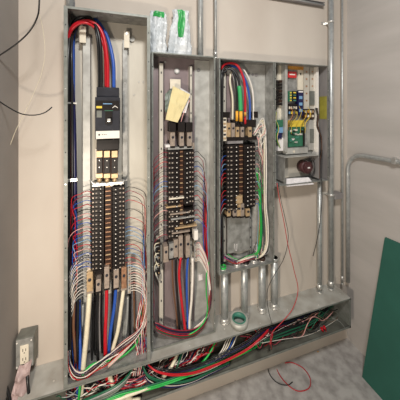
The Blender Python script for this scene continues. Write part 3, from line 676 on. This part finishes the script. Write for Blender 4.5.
# speckled vertical bundle low at the right edge of the tallest cabinet
SB = ['red', 'white', 'white', 'maroon', 'white', 'navy', 'pink', 'white', 'red', 'white', 'black', 'maroon', 'white', 'brown']
for i, c in enumerate(SB):
    x = 136+i*.85; j = R.uniform(-1.5, 1.5)
    wire([(142+i*.35, 268+j*4, .07+.003*i), (143+j, 290, .08), (x+3, 305+j, .075+.003*i), (x+j, 325, .075+R.random()*.05), (x-j, 340, .08+R.random()*.05), (x+j, 356, .10), (x-4, 376, .12)],
         .0018, c, 'branch_wire', f'{c} wire in the speckled bundle low in the tallest cabinet, {ORD[i]} from left'.replace('topmost from', 'first from'), 'wire', 'speckled bundle low in the tallest cabinet')

# --- middle cabinet
LC2 = ['maroon', 'maroon', 'red', 'maroon', 'black', 'maroon', 'blue', 'light blue', 'maroon', 'grey', 'maroon', 'black', 'pink', 'black', 'maroon', 'grey', 'black', 'maroon']
for i, y in enumerate(Y2):
    c = LC2[i]; k = R.random(); x = 151.8+R.random()*2.8
    wire([(168.4, y, .078), (164, y-1.5+k, .088), (158, y+2+k, .085), (153.8, y+8, .075), (x, y+20, .065), (x, y+50, .05), (x+.3, 306, .04), (154, 322, .05), (160, 329, .06)],
         .0016, c, 'branch_wire', f'thin {c} wire looping from the {ORD[i]} breaker down, left column, middle cabinet', 'wire', 'branch wires on the left of the middle cabinet')
RC2 = ['black', 'maroon', 'black', 'blue', 'red', 'black', 'maroon', 'light blue', 'black', 'red', 'black', 'black', 'maroon', 'red', 'blue', 'black']
for i, y in enumerate(Y2[:15]):
    c = RC2[i]; k = R.random(); x = 203.6+R.random()*3.8
    wire([(193.7, y, .078), (197.5, y-1.5, .09), (202, y+2+k*2, .085), (x-.6, y+8, .075), (x, y+20, .07), (x+R.uniform(-.8, .8), max(y+30, 245), .06), (208+k*2, 275, .06), (210+k*1.5, 300, .07), (206+k, 318, .085), (196, 329, .09), (184, 333+k, .09)],
         .0016, c, 'branch_wire', f'thin {c} wire looping from the {ORD[i]} breaker down, right column, middle cabinet', 'wire', 'branch wires on the right of the middle cabinet')
wire([(206.5, 205, .06), (206, 232, .075), (207.5, 258, .07), (209.5, 290, .075), (207, 313, .09)], .0032, 'red', 'branch_wire', 'stout red wire standing out down the right of the middle cabinet')
wire([(203.5, 195, .05), (203.2, 235, .06), (206, 262, .06), (209, 292, .06)], .0028, 'blue', 'branch_wire', 'stout blue wire behind the red one, right of the middle cabinet')
for i in range(12):
    y = 244+i*1.6; k = R.random()
    wire([(196, y, .075), (199, y-1.5, .088), (203+k, y+5, .09), (207+k*2, y+17, .085), (209+k*2, 290, .08), (210+k, 305, .08), (205+k*2, 318, .09), (194, 328+k*2, .09)],
         .0018, 'white' if i % 4 else 'pink', 'branch_wire', f'white wire fanning from the short terminal bar of the middle cabinet, {ORD[i]} down', 'wire', 'white wires off the short terminal bar')
for i in range(9):
    y = 243+i*3.4; k = R.random()
    wire([(159, y, .083), (155.5, y+1, .09), (154+k, y+6, .085), (156+k*2, y+12, .085), (157+k*2, y+16, .07)], .0026, ('cream', 'grey', 'black')[i % 3], 'branch_wire', f"short {('cream', 'grey', 'black')[i % 3]} wire end at the dark terminal bar of the middle cabinet, {ORD[i]} down", 'wire', 'wire ends at the dark terminal bar')
wire([(209, 262, .07), (206.5, 275, .09), (206.3, 292, .09), (207.5, 305, .09), (206, 318, .100), (199, 328, .10), (190, 334, .095), (184, 334, .08)], .0035, 'green', 'ground_cable', 'bright green cable hanging in a loop on the right of the middle cabinet', CB)
wire([(176, 257, .08), (176, 275, .085), (177.5, 300, .08), (179.5, 328, .075), (181, 345, .08)], .0065, 'black', 'load_cable', 'thick black cable below the middle cabinet lugs', CB)
wire([(172.3, 258, .065), (173, 285, .06), (176, 310, .055), (178, 332, .06)], .0045, 'brown', 'load_cable', 'brown cable left of the thick black one, middle cabinet', CB)
wire([(180.8, 257, .085), (179.2, 275, .09), (181.5, 300, .09), (184.5, 324, .085), (186, 345, .085)], .0072, 'red', 'load_cable', 'thick red cable below the middle cabinet lugs', CB)
wire([(188, 257, .08), (186.8, 275, .085), (187, 300, .08), (188, 325, .075), (190, 345, .08)], .0065, 'blue', 'load_cable', 'thick blue cable below the middle cabinet lugs', CB)
wire([(192.5, 258, .075), (192.6, 275, .08), (191.5, 300, .085), (189.5, 322, .08), (190, 345, .08)], .0072, 'white', 'load_cable', 'thick white cable below the middle cabinet lugs', CB)
L2 = ['maroon', 'black', 'black', 'navy', 'black', 'maroon', 'navy', 'red', 'black', 'dark green', 'black', 'maroon']
for i, c in enumerate(L2):
    k = R.random()*1.5; s_ = i*.62
    wire([(152.6, 300+R.random()*10, .05), (153.2, 320+k, .07), (158, 323+s_+k, .085), (170, 328+s_+k, .092), (184, 330+s_+k, .094), (196, 328+s_, .092), (205, 320+s_*.7, .09), (210.5-k, 307, .085), (211.5-k, 290, .08)],
         .0024, c, 'branch_wire', f'{c} wire in the loop round the bottom of the middle cabinet, {ORD[i]} in', 'wire', 'loop of wires round the bottom of the middle cabinet')
tag(B(P(200.5, 277, .02)).box(P(198.6, 275, .014), P(202.4, 279.5, .0105), .0003).build('tag', 'paper'), 'small white square tag under the wires of the middle cabinet', 'tag')
wire([(190, 100, .05), (184, 112, .07), (181, 122, .08)], .0022, 'pink', 'branch_wire', 'short pink wire reaching the black-capped lugs beside the yellow paper')

# --- short cabinet
wire([(222.5, 262, .07), (222.2, 180, .075), (222, 90, .075), (222, 72, .06), (227, 66.5, .055), (232, 70, .06), (235.5, 80, .07), (236.8, 97, .075), (236.8, 124, .07)], .0072, 'black', 'feeder_cable', 'thick black cable arching into the short cabinet lugs', CB)
wire([(224, 262, .012), (224, 90, .012), (222, 69, .05), (227, 63.5, .065), (236, 64.5, .07), (242, 74, .08), (245, 90, .08), (245.2, 124, .07)], .0072, 'red', 'feeder_cable', 'thick red cable arching over the others in the short cabinet', CB)
wire([(223.5, 262, .02), (223.5, 85, .02), (224, 67, .04), (230, 66, .045), (239, 69, .05), (246, 82, .06), (249.6, 100, .065), (249.8, 124, .06)], .0068, 'blue', 'feeder_cable', 'thick blue cable arching to the outer lug of the short cabinet', CB)
wire([(222.3, 90, .014), (222.8, 72, .02), (229, 66.8, .03), (240, 66.5, .035), (248.5, 78, .045), (253, 95, .05), (253.5, 124, .06)], .0055, 'white', 'feeder_cable', 'thick white cable along the outside of the short cabinet arch', CB)
wire([(222.5, 262, .03), (222.5, 92, .04), (225, 72, .05), (231, 69, .06), (236.5, 75, .075), (239.6, 87, .085), (240.6, 112, .085), (241.5, 125, .08)], .0065, 'black', 'feeder_cable', 'thick black cable wrapped in green tape, short cabinet', CB)
b = B(P(240, 110, .09)); b.sweep(spline([P(239.2, 86, .085), P(240.1, 96, .086), P(240.7, 111, .086)]), .0125, 16); tag(b.build('marking_tape', 'tape_green'), 'wide green tape wrapped round a cable in the short cabinet', 'tape')
b = B(P(241, 121, .09)); b.cyl(P(240.8, 110.5, .086), P(241, 121.5, .086), .0102, 18); tag(b.build('marking_tape', 'tape_orange'), 'orange tape wrapped just below the wide green tape', 'tape')
b = B(P(236, 121, .09)); b.cyl(P(236.9, 111, .078), P(236.9, 121, .078), .0080, 18); tag(b.build('marking_tape', 'tape_orange'), 'orange tape wrapped round the black cable left of the green tape', 'tape')
b = B(P(245, 121, .09)); b.cyl(P(245.1, 112, .082), P(245.2, 116, .082), .0080, 18); tag(b.build('marking_tape', 'orange_print'), 'narrow orange band round the thick red cable', 'tape')
wire([(232.5, 120, .05), (232.5, 98, .05), (230, 82, .04), (231, 72, .03)], .006, 'cream', 'feeder_cable', 'cream cable behind the black arch in the short cabinet', CB)
LC3 = ['black', 'black', 'blue', 'maroon', 'light blue', 'blue', 'red', 'red', 'brown', 'black', 'red', 'maroon', 'blue', 'red', 'grey']
for i, y in enumerate(Y3):
    c = LC3[i]; k = R.random(); x = 220.5+R.random()*2.2
    wire([(227, y, .078), (224.5, y-1+k, .088), (222, y+3, .085), (x, y+9, .075), (x, y+26, .06), (x, 248, .05), (223+k*3, 258, .06), (232+k*5, 262, .08)],
         .0016, c, 'branch_wire', f'thin {c} wire looping from the {ORD[i]} breaker down, left column, short cabinet', 'wire', 'branch wires on the left of the short cabinet')
RC3 = ['white', 'maroon', 'dark green', 'black', 'pink', 'green', 'white', 'black', 'light blue', 'maroon', 'green', 'white', 'red', 'blue']
for i, y in enumerate(Y3[:14]):
    c = RC3[i]; k = R.random(); x = 258.5+R.random()*4.5
    wire([(255.2, y, .078), (257.6, y-1, .09), (260, y+2+k*2, .085), (x, y+9, .075), (x, y+26, .06+k*.02), (x+R.uniform(-1, 1), 240, .07), (x-1, 252, .075), (255+k*4, 258, .085)],
         .0015, c, 'branch_wire', f'thin {c} wire looping from the {ORD[i]} breaker down, right column, short cabinet', 'wire', 'branch wires on the right of the short cabinet')
for i in range(3):
    wire([(256+i, 172, .06), (258.5+i*1.2, 185, .08), (259.5+i, 205, .085), (260.3+i*1.2, 228, .08), (259+i, 246, .08), (255+i*2, 256, .08)], .0032, ('green', 'green', 'dark green')[i], 'ground_cable', ('bright green cable nearest the breakers in the short cabinet', 'bright green cable next to the white one in the short cabinet', 'dark green cable low on the right of the short cabinet')[i], CB)
for i in range(2):
    wire([(258+i*3, 128, .06), (262+i*2, 120+i*4, .07), (264+i*1.6, 135, .08), (264.3+i*2, 170, .08), (264.5+i*1.6, 205, .085), (266+i*2, 225, .085), (266+i*1.5, 245, .085), (262+i, 255, .08), (255, 259, .07)], .0042, ('cream', 'white')[i], 'load_cable', ('cream cable looping down the right of the short cabinet, inner one', 'white cable looping down the right of the short cabinet, outer one')[i], CB)
for i in range(9):
    k = R.random(); x = 254+R.random()*9
    wire([(253+k*2, 131+i, .07), (x+2, 118+i*2.3, .08), (x+4, 126+i*2, .09), (258+k*5, 136+i*1.5, .085), (263-k*3, 146+i*2, .07), (262, 165, .06)], .0022, ('white', 'cream', 'white', 'pink', 'grey')[i % 5], 'branch_wire', f"{('white', 'cream', 'white', 'pink', 'grey')[i % 5]} wire in the tangle beside the short cabinet lugs", 'wire', 'pale tangle beside the short cabinet lugs')
K3 = ['white', 'grey', 'pink', 'black', 'red', 'green', 'white', 'maroon', 'black', 'cream', 'navy', 'grey', 'white', 'black']
for i, c in enumerate(K3):
    x0 = 222+R.random()*8; x1 = 252+R.random()*16; k = R.uniform(-2, 2)
    ym = 265-(x0-220)*.16
    wire([(x0, 256+k, .04), ((2*x0+x1)/3, 262+k-(x0-220)*.1, .065), ((x0+2*x1)/3, 258+k, .075), (x1, 254+k, .06), (x1+2, 246+k, .05)],
         .002, c, 'branch_wire', f'{c} wire in the jumble on the floor of the short cabinet', 'wire', 'jumble on the floor of the short cabinet')

for i, (px, py, m_) in enumerate(((237, 266, 'steel'), (246, 262.5, 'black_plastic'), (254, 260.5, 'steel'), (223, 264, 'wire green'), (262, 259.5, 'brown_dark'))):
    p = P(px, py, .06); p.z = C3[2]+.002; t = thing('pipe_bushing', ('shiny bushing', 'black bushing', 'second shiny bushing', 'green bushing', 'brown bushing')[i]+' on the floor of the short cabinet', 'bushing', p)
    B(p).pipe(p, p+Vector((0, 0, .016)), .020, .015, 20).build('ring', m_, t); B(p).cyl(p, p+Vector((0, 0, .005)), .023, 8).build('locknut', 'steel', t)

# --- control cabinet wires
for i, c in enumerate(['yellow', 'black', 'yellow', 'brown', 'yellow', 'black', 'orange', 'yellow', 'black', 'yellow']):
    x = 289+R.random()*20; k = R.random()
    wire([(x, 105+k*6, .045), (x+2+k*2, 112, .065), (x+k*3, 118, .07), (x-3+k*2, 123, .06), (x-2, 128+k*6, .045)], .0014, c, 'control_wire', f'{c} wire looping between the boards of the control cabinet', 'wire', 'wires between the boards of the control cabinet')
for i in range(5):
    k = R.uniform(-.8, .8)
    wire([(315+i*.7, 108, .055), (318+k, 116, .065), (317.5+k, 126, .06), (321+k, 138, .05), (321.5+k, 150, .05), (319.5+k, 162, .055), (319.3+k, 176, .06), (320+k, 184, .04 if i else .09)], .002, 'black' if i < 4 else 'brown', 'control_wire', ('black' if i < 4 else 'brown')+' wire in the dark bundle down the right of the control cabinet', 'wire', 'dark bundle in the control cabinet')
for i, c in enumerate(['green', 'dark green', 'white', 'black', 'green', 'yellow']):
    k = R.random()
    wire([(276+k*2, 112, .03), (275.5+k*2, 120, .06), (278+k*3, 128, .065), (276+k*4, 138, .06), (280+k, 148, .045)], .0016, c, 'control_wire', f'{c} wire crossing the relay module of the control cabinet', 'wire', 'wires crossing the relay module')
for i in range(3):
    wire([(303+i, 161+i, .06), (311+i, 158+i, .08), (314.5, 166, .085), (312+i, 175, .085), (305, 177+i, .07)], .0015, 'black', 'control_wire', 'black wire looping round the dark round transformer', 'wire', 'black wires round the transformer')

# --- hanging loose wires
wire([(322, 150, .075), (321.5, 186, .108), (322, 200, .10), (320, 222, .10), (317, 240, .10), (313, 256, .105)], .0022, 'black', 'loose_wire', 'loose black wire end hanging below the control cabinet')
wire([(277, 183, .108), (279.5, 200, .12), (284, 222, .125), (288, 245, .13), (294, 270, .135), (298, 290, .14), (293, 308, .15), (283, 321, .16), (272, 333, .17), (270, 345, .20)], .0020, 'red', 'loose_wire', 'loose red wire hanging past the short cabinet down into the trough')
wire([(278, 182, .106), (281, 200, .118), (285.5, 220, .124), (288.3, 238, .126), (284, 258, .13), (275, 274, .13), (267.5, 290, .14), (268, 308, .15), (272, 324, .16)], .0016, 'black', 'loose_wire', 'loose black wire hanging past the short cabinet down into the trough')
def FL(px, py, z=.004):                 # point on the floor
    u = (px-200)/F; s, c = math.sin(YAW), math.cos(YAW); t = (CAMZ-z)*F/(py-HOR)
    return Vector((t*(s+u*c), t*(c-u*s)-CAMD, z))
wire([P(273, 333, .16), P(271, 345, .17)]+[FL(x, y) for x, y in ((274, 358), (278, 372), (287, 384), (298, 391), (309, 388), (310, 378), (303, 368), (292, 362.5), (285, 363))], .0024, 'red', 'loose_wire', 'thin red wire curled in a loop on the concrete floor', px=False)
wire([P(272, 330, .16), P(270, 346, .17)]+[FL(x, y) for x, y in ((267.5, 360), (268.5, 371), (273, 379), (280, 384), (288, 385), (292.5, 382))], .0026, 'black', 'loose_wire', 'thin black wire hooked over the floor beside the red loop', px=False)
wire([P(332, 318, .12), P(340, 322, .15), P(346, 330, .152), FL(352, 342), FL(360, 350), FL(366, 356)], .0010, 'grey', 'loose_wire', 'fine pale wire trailing out of the trough end', px=False)
# wires on the left wall
wire([(39.5, -30, .25), (39.2, 4, .25), (37, 18, .24), (29, 32, .22), (15, 45, .2), (-6, 59, .2)], .0030, 'black', 'loose_wire', 'black wire running down from above to the upper left wall')
wire([(-4, 99, .18), (8, 107, .19), (22, 114, .2), (36, 115, .2), (46, 112, .2), (52, 107, .2)], .0026, 'black', 'loose_wire', 'black wire end curling out from the wall left of the tallest cabinet')
wire([(39, 12, .24), (43, 30, .2), (45, 52, .18), (42, 72, .16), (36, 88, .14), (26, 110, .12), (16, 130, .1), (10, 146, .08), (9, 150, .07)], .0011, 'cream', 'loose_wire', 'thin cream string hanging down the wall left of the tallest cabinet')

# ================================================================ trough contents
def run(path, r, col, label, group=None, name='trough_wire', jit=.0, cat='wire'):
    pts = []
    if group:
        r *= .86; q = []
        for i in range(len(path)-1):
            a_, b_ = path[i], path[i+1]; q.append(a_)
            q.append(tuple((a_[k]+b_[k])/2+(R.uniform(-1.6, 1.6) if k < 2 else R.uniform(-.006, .006)) for k in range(3)))
        path = q+[path[-1]]; jit = max(jit, .0025)
    for (x, y, d) in path:
        p_ = P(x, y, d); p_ += Vector((R.uniform(-jit, jit), R.uniform(-jit, jit), R.uniform(-jit, jit)))
        p_.z = max(p_.z, GB+.004+r); pts.append(p_)
    return wire(pts, r, col, name, label, cat, group, px=False)
gb = lambda x: 371-(x-220)*.323        # image line of the trough's lower lip
for i in range(3):
    o_ = i*1.9
    run([(92, 405+o_*.3, .15), (118, 397-o_, .155), (145, 390.5-o_, .158), (168, 383.5-o_, .156), (190, 375.5-o_, .155), (212, 367-o_, .15), (236, 357-o_, .12), (262, 344-o_, .08), (290, 333-o_, .05)], .0040, 'green' if i < 2 else 'dark green', ('lowest bright green cable along the trough lip', 'bright green cable just above the lowest one in the trough', 'dark green cable above the two bright green ones')[i], cat=CB)
for i in range(2):
    o_ = i*1.5
    run([(148, 364+o_*.4, .12), (156, 370.5+o_*.6, .15), (172, 374+o_, .162), (192, 372.5+o_, .165), (210, 366.5+o_, .165), (230, 358+o_, .163), (248, 348+o_, .16), (261, 337+o_, .155), (270, 327+o_, .13)], .0030, 'red', ('upper of the two thick red cables sweeping along the trough', 'lower of the two thick red cables sweeping along the trough')[i], cat=CB)
for i, c in enumerate(['black', 'black', 'navy', 'black', 'white']):
    o_ = -4.4+i*1.7 if i < 4 else 5.5
    run([(146, 365+o_*.5, .10), (160, 373+o_, .14), (180, 373+o_, .15), (205, 366+o_, .15), (228, 355+o_, .15), (247, 345+o_, .15), (264, 333+o_, .14), (285, 324+o_*.5, .12), (312, 313+o_*.3, .09), (337, 299+abs(o_)*.3, .06)], ((.0030, .0022, .0026, .0024)[i] if c != 'white' else .0014), c,
        ('black cable highest in the trough bunch', 'second black cable in the trough bunch', 'dark blue cable among the black ones in the trough', 'black cable lying against the thick red ones', 'slim white wire under the thick red cables')[i], cat=CB)
for i, c in enumerate(['dark green', 'dark green', 'black', 'white', 'navy']):
    run([(143, 366+i, .12), (148, 375+i*1.5, .14), (160, 380+i*1.6, .15), (176, 382+i*1.2, .15), (192, 379+i, .145), (208, 372+i*.8, .14), (230, 362+i*.6, .13)], .0036 if c != 'white' else .002, c,
        ('upper dark green cable dipping below the cabinet joint', 'lower dark green cable dipping below the cabinet joint', 'black cable dipping below the cabinet joint', 'slim white wire dipping below the cabinet joint', 'dark blue cable dipping below the cabinet joint')[i], cat=CB)
# cables in front of the foot of the tallest cabinet
for i, (x0, c, r_, lab) in enumerate(((110, 'cream', .0095, 'thick cream cable bending under the tallest cabinet'), (133, 'cream', .009, 'thick cream cable rising at the trough lip under the tallest cabinet'))):
    if i == 0: run([(110, 374, .10), (112, 383, .13), (117, 393, .14), (126, 400, .14), (140, 407, .14)], r_, c, lab, cat=CB)
    else: run([(110, 402, .15), (125, 396.5, .158), (140, 391, .158), (152, 385.5, .15), (160, 380, .12)], r_*.8, c, lab, cat=CB)
for i in range(4):
    run([(80, 405-i, .13), (98, 400-i*1.8, .15), (112, 394-i*2, .155), (122, 386-i*1.5, .15), (129, 377-i, .13), (134, 368-i, .10)], .0046, ('olive', 'olive', 'grey', 'dark green')[i], ('lowest olive cable crossing in front under the tallest cabinet', 'upper olive cable crossing in front under the tallest cabinet', 'grey cable crossing in front under the tallest cabinet', 'dark green cable crossing in front under the tallest cabinet')[i], cat=CB)
CO = ['maroon', 'pink', 'navy', 'maroon', 'white', 'black', 'red', 'navy', 'pink', 'maroon', 'white', 'red', 'black', 'maroon', 'pink', 'navy']
for i, c in enumerate(CO):
    s_ = i/len(CO)
    run([(114+s_*3+R.random()*3, 376-s_*3, .10), (117+R.random()*3, 383+s_*4, .13), (126, 380+s_*12, .14), (137, 379+s_*12, .14), (147, 374+s_*9, .13), (152+R.random()*4, 366+s_*5, .10)], .0022, c, f'{c} wire in the coil hanging under the tallest cabinet corner', 'coil under the tallest cabinet corner', jit=.003)
BL = ['red', 'maroon', 'green', 'black', 'white', 'navy', 'white', 'black', 'pink', 'white']
for i in range(26):
    x = 62+R.random()*52; c = R.choice(['red', 'maroon', 'black', 'white', 'grey', 'navy', 'white', 'brown', 'black', 'dark green'])
    yb = 396-(x-62)*.34+R.random()*10
    run([(x-7, yb-2, .04+R.random()*.08), (x, yb+R.uniform(-3, 4), .10+R.random()*.04), (x+9, yb+R.uniform(-6, 2), .10+R.random()*.04), (x+20, yb-8+R.uniform(-4, 5), .08+R.random()*.05), (x+30, yb-11+R.uniform(-3, 6), .06)], .0018+R.random()*.0012, c, f'thin {c} wire in the trough under the tallest cabinet', 'tangle in the trough under the tallest cabinet')
# wires dropping into the trough between the middle and short cabinets
for i in range(34):
    k = R.random(); x = 153+i*1.75+R.uniform(-1, 1); c = R.choice(['white', 'red', 'maroon', 'black', 'white', 'navy', 'pink', 'brown'] if i < 22 else ['red', 'white', 'maroon', 'red', 'white'])
    yt = 361-(x-150)*.325
    run([(x+9, yt-1.5-2.5, .03+k*.05), (x+6, yt+3, .06+k*.05), (x+2, yt+9+R.uniform(-1, 2), .09+k*.04), (x-5, yt+14+R.uniform(-2, 2), .11+k*.02), (x-15, yt+19, .10), (x-26, yt+24, .07)], .0021+R.random()*.0008, c, f'{c} wire dropping into the trough below the middle cabinet', 'wires dropping into the trough below the middle cabinet')
for i in range(5):
    x = 222+i*2.6
    run([(x+8, 334-i*.8, .05), (x+4, 341-i, .10), (x, 350-i, .13), (x-8, 360-i, .13), (x-22, 367-i, .10)], .003, ('white', 'white', 'cream', 'blue', 'white')[i], ('first white wire of the fan beside the grey ring', 'second white wire of the fan beside the grey ring', 'cream wire of the fan beside the grey ring', 'blue wire of the fan beside the grey ring', 'last white wire of the fan beside the grey ring')[i])
run([(217, 336, .06), (214, 345, .11), (207, 357, .135), (196, 368, .14), (180, 378, .13)], .0048, 'green', 'green cable dropping steeply into the trough below the middle cabinet', cat=CB)
run([(178, 353, .08), (174, 362, .12), (168, 372, .13), (160, 380, .12)], .0085, 'cream', 'thick cream cable end in the trough under the middle cabinet', cat=CB)
run([(182, 352, .08), (179, 361, .12), (175, 371, .13), (164, 380, .12)], .005, 'dark green', 'dark green cable beside the thick cream end in the trough', cat=CB)
# tangle at the right half
for i in range(40):
    k = R.random(); x = 236+R.random()*66; c = R.choice(['red', 'maroon', 'black', 'black', 'black', 'pink', 'dark green', 'black', 'brown', 'maroon'])
    f = lambda xx, q: 296+(350-xx)*.325+4+q*22
    q0 = R.random()
    run([(x, f(x, q0), .05+k*.07), (x+10, f(x+10, R.random()), .08+k*.06), (x+19, f(x+19, R.random()*.9), .09+k*.05), (x+29, f(x+29, R.random()*.8), .08+k*.05), (min(x+40, 338), f(min(x+40, 338), R.random()*.6), .05+k*.04)], .0017+R.random()*.0014, c, f'{c} wire in the loose tangle at the far end of the trough', 'loose tangle at the far end of the trough')
for i in range(5):
    run([(268-i*2, 337+i*1.5, .15), (290, 327+i*1.6, .14), (308, 321+i*1.2, .12), (324, 311+i, .10), (334, 301+i*.6, .07), (340, 294+i*.4, .05)], .0035, ('black', 'black', 'dark green', 'black', 'dark green')[i], f"{('uppermost black', 'second black', 'upper dark green', 'lowest black', 'lowest dark green')[i]} cable climbing to the far end of the trough", cat=CB)
run([(262, 343, .155), (285, 339, .15), (303, 336.5, .13), (318, 331, .11), (338, 322, .08)], .0014, 'white', 'long pale wire lying along the floor of the far trough end')
for i in range(6):
    x = 248+R.random()*14; 
    run([(x+8, 325-R.random()*3, .08), (x+3, 328+R.random()*4, .11), (x+9, 333+R.random()*3, .135), (x+14, 327+R.random()*4, .12), (x+10, 323, .07)], .002, ('red', 'white', 'red', 'maroon', 'white', 'red')[i], f"{('red', 'white', 'red', 'maroon', 'white', 'red')[i]} wire curled in the knot beyond the grey ring", 'knot of wires beyond the grey ring')
for i, (px, py) in enumerate(((321.5, 328), (325, 331), (324, 326.5))):
    p = P(px, py, .12); t = thing('wire_connector', ('red twist-on wire connector, leftmost in the far trough end', 'red twist-on wire connector, lowest in the far trough end', 'red twist-on wire connector, topmost in the far trough end')[i], 'wire connector', p)
    B(p).sweep([p, p+Vector((.01, -.004, -.022))], .0085, 10, taper=lambda q: 1-.35*q).build('shell', 'wire red', t)
# short stub wires through the joint between cabinets
# floor scraps
for i, (px, py, m_, lab) in enumerate(((221, 379, 'yellow', 'yellowish scrap on the floor under the trough'), (168, 393, 'paper', 'white scrap on the floor by the trough'), (235, 366.5+14, 'brown_dark', 'brown crumb on the floor under the trough'), (318, 352, 'orange_print', 'orange crumb on the floor near the fine pale wire'))):
    p = FL(px, py, 0); tag(B(p).ball(p+Vector((0, 0, .003)), .007 if i == 0 else .0045, (1.3, .8, .5), 2, .002).build('debris', m_), lab, 'debris')
print('wires', NW[0])
